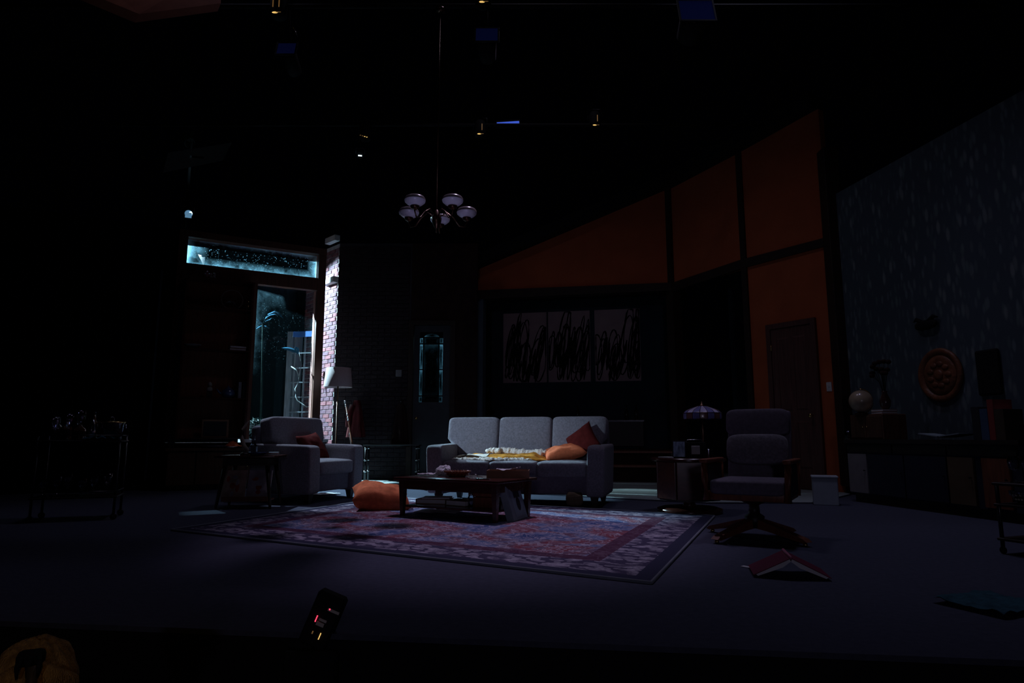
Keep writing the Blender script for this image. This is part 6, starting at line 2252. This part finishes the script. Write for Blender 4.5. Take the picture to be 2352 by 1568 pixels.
# brown soffit panel at the top left
b = MB()
P4 = [at(185, 0, 5.6), at(310, 52, 5.4), at(500, 26, 5.6), at(500, -60, 5.9), at(185, -60, 5.9)]
b.prism(P4, (0, 0.05, 0.12))
o = b.obj('hanging_soffit', 'soffit')
tag(o, 'brown ceiling panel corner hanging in at the top left', 'ceiling panel')
p = at(680, 68, 6.2)
o = MB().tube([at(669, 54, 6.2), at(684, 84, 6.2)], 0.005, 6).obj('safety_cable', 'steel', None, True)
tag(o, 'short pale safety cable slanting below the top left lamp', 'cable')

# ------------------------------------------------------------------ stage equipment at the apron
eq_p = at(742, 1432, 2.52)
eq = thing('equipment_stack', 'black upright equipment case with red indicator lights at the stage front', 'equipment', (eq_p.x - 0.045, 2.56, -1.05))
top_z = eq_p.z + 1.05
m = Matrix.Translation((0.03, 0, top_z)) @ Matrix.Rotation(math.radians(22), 4, 'Y')
MB().rbox((0.0, 0.03, top_z / 2 - 0.05), (0.20, 0.14, top_z - 0.10), 0.01, 1).obj('case', 'black', eq)
MB().rbox((0, 0.02, 0.0), (0.11, 0.06, 0.20), 0.01, 1, m).obj('control_head', 'black', eq)
MB().box((0.028, -0.012, 0.050), (0.045, 0.004, 0.010), m).obj('label_plate', 'labelgrey', eq)
MB().box((0.004, -0.012, 0.006), (0.030, 0.004, 0.009), m).obj('label_plate', 'labelgrey', eq)
MB().box((0.000, -0.012, -0.010), (0.030, 0.004, 0.014), m).obj('label_plate', 'labelgrey', eq)
MB().soft((0.012, -0.013, 0.052), (0.0032, 0.003, 0.0032), 1, 10, 6, m).obj('indicator_light', 'led', eq, True)
for i in range(4):
    MB().soft((-0.021, -0.013, -0.006 + 0.0062 * i), (0.0026, 0.003, 0.0032), 1, 10, 6, m).obj('indicator_light', 'led', eq, True)
for i, (zz, l_) in enumerate(((-0.046, 0.018), (-0.058, 0.006))):
    MB().box((0.016, -0.013, zz), (0.0034, 0.003, l_), m).obj('lamp_slit', 'warmslit', eq)
MB().box((-0.014, -0.013, -0.046), (0.004, 0.003, 0.010), m).obj('lamp_slit', 'dimslit', eq)

# ------------------------------------------------------------------ spectator in the first row (seen from behind)
HC = at(78, 1566, 1.78)
per = thing('person', 'spectator seen from behind with golden hair gathered in a dark clip', 'person', (HC.x, HC.y, HC.z - 0.015), math.radians(27))


def skin_body(chains, mat_, name_, parent):
    me_ = bpy.data.meshes.new(name_)
    vs2, es, rs = [], [], []
    idx = {}
    for ch_ in chains:
        prev = None
        for co, r_ in ch_:
            key = tuple(round(x_, 4) for x_ in co)
            if key not in idx:
                idx[key] = len(vs2)
                vs2.append(co)
                rs.append(r_)
            if prev is not None:
                es.append((prev, idx[key]))
            prev = idx[key]
    me_.from_pydata(vs2, es, [])
    ob = bpy.data.objects.new(name_, me_)
    COL.objects.link(ob)
    ob.parent = parent
    ob.modifiers.new('skin', 'SKIN')
    sub = ob.modifiers.new('sub', 'SUBSURF')
    sub.levels = sub.render_levels = 2
    for i, r_ in enumerate(rs):
        me_.skin_vertices[0].data[i].radius = (r_, r_)
    me_.skin_vertices[0].data[0].use_root = True
    me_.materials.append(M[mat_])
    return ob


# seated body below the head, facing the stage (+Y)
hip = (0, -0.06, -0.80)
chains = [[(hip, 0.15), ((0, -0.05, -0.60), 0.15), ((0, -0.03, -0.40), 0.165), ((0, -0.02, -0.27), 0.13), ((0, 0.0, -0.19), 0.062)],
          [((0, -0.02, -0.27), 0.13), ((0.17, -0.02, -0.29), 0.07), ((0.22, 0.0, -0.45), 0.052), ((0.22, 0.08, -0.58), 0.045), ((0.14, 0.26, -0.62), 0.035), ((0.09, 0.33, -0.63), 0.03)],
          [((0, -0.02, -0.27), 0.13), ((-0.17, -0.02, -0.29), 0.07), ((-0.22, 0.0, -0.45), 0.052), ((-0.22, 0.08, -0.58), 0.045), ((-0.14, 0.26, -0.62), 0.035), ((-0.09, 0.33, -0.63), 0.03)],
          [(hip, 0.15), ((0.10, 0.02, -0.82), 0.095), ((0.11, 0.38, -0.78), 0.065), ((0.11, 0.40, -1.05), 0.05)],
          [(hip, 0.15), ((-0.10, 0.02, -0.82), 0.095), ((-0.11, 0.38, -0.78), 0.065), ((-0.11, 0.40, -1.05), 0.05)]]
skin_body(chains, 'coat', 'body', per)
# head with face towards the stage
c = MB().soft((0, 0.0, 0.0), (0.072, 0.092, 0.105), 0.95, 30, 20)
for p in c.v:
    if p.z < -0.02:
        f = 1 - 0.25 * min(1, (-p.z - 0.02) / 0.09)
        p.x *= f
c.soft((0, 0.095, -0.015), (0.013, 0.020, 0.022), 1, 10, 8)
c.tube([(0, -0.01, -0.07), (0, -0.005, -0.20)], [0.052, 0.058], 14)
hd = c.obj('head', 'skin', per, True)
for s in (-1, 1):
    e = MB().soft((s * 0.080, -0.002, -0.012), (0.012, 0.020, 0.032), 0.9, 14, 10)
    e.obj('ear', 'skin', hd, True)
    MB().soft((s * 0.030, 0.082, 0.006), (0.012, 0.009, 0.008), 1, 12, 8).obj('eye', 'paper', hd, True)
MB().soft((0, 0.086, -0.055), (0.024, 0.008, 0.007), 1, 12, 8).obj('mouth', 'redcloth', hd, True)
c = MB().soft((0, -0.012, 0.018), (0.090, 0.096, 0.104), 0.95, 60, 34)
for p in c.v:
    a = math.atan2(p.x, -p.y)
    k = 0.5 + 0.5 * math.sin(a * 17 + 3.0 * mnoise.noise(p * 12))
    p += p.normalized() * (0.006 * k + 0.008 * mnoise.noise(p * 26))
    if p.y > 0.05 and p.z < 0.06:
        p.y = 0.05
    if p.z < -0.06:
        p.x *= 0.92
hr = c.obj('hair', 'hair', per, True)
for k in range(10):     # strands swept to the clip
    a = -1.3 + 2.6 * k / 9
    s0 = Vector((0.092 * math.sin(a), -0.012 - 0.085 * math.cos(a) * 0.7, -0.03 + 0.02 * (k % 2)))
    s1 = Vector((0.05 * math.sin(a), -0.09, 0.06))
    s2 = Vector((0.01 * math.sin(a), -0.085, 0.092))
    MB().tube([s0, (s0 + s1) / 2 + Vector((0.02 * math.sin(a), -0.02, 0.005)), s1, s2], [0.016, 0.018, 0.014, 0.006], 8).obj('hair_strand', 'hair', hr, True)
cl = MB()
cl.rbox((0.0, -0.082, 0.097), (0.06, 0.04, 0.036), 0.012, 2)
for s in (-1, 0, 1):
    cl.tube([(0.018 * s, -0.10, 0.105), (0.022 * s, -0.115, 0.085), (0.02 * s, -0.118, 0.06)], [0.007, 0.006, 0.003], 8)
cl.obj('hair_clip', 'black', hr, True)
MB().tube([(0.008, -0.115, 0.085), (0.012, -0.128, 0.03), (0.008, -0.122, -0.06)], [0.010, 0.013, 0.006], 8).obj('ponytail', mat('dark_hair', (0.05, 0.03, 0.012), 0.6), hr, True)
# the seat the spectator sits on
se = thing('theatre_seat', 'dark theatre seat under the spectator in the front row', 'seat', (HC.x, HC.y, -1.05), math.radians(27))
zs_ = HC.z - 0.015 + 1.05 - 0.80 - 0.15
MB().rbox((0, 0.08, zs_ - 0.045), (0.48, 0.50, 0.09), 0.03, 2).obj('seat_pad', 'redcloth', se, autos=40)
MB().rbox((0, -0.24, zs_ + 0.20), (0.48, 0.06, 0.46), 0.03, 2).obj('backrest', 'redcloth', se, autos=40)
for s in (-1, 1):
    MB().box((s * 0.22, 0.0, (zs_ - 0.09) / 2), (0.04, 0.44, zs_ - 0.09)).obj('leg', 'black', se)
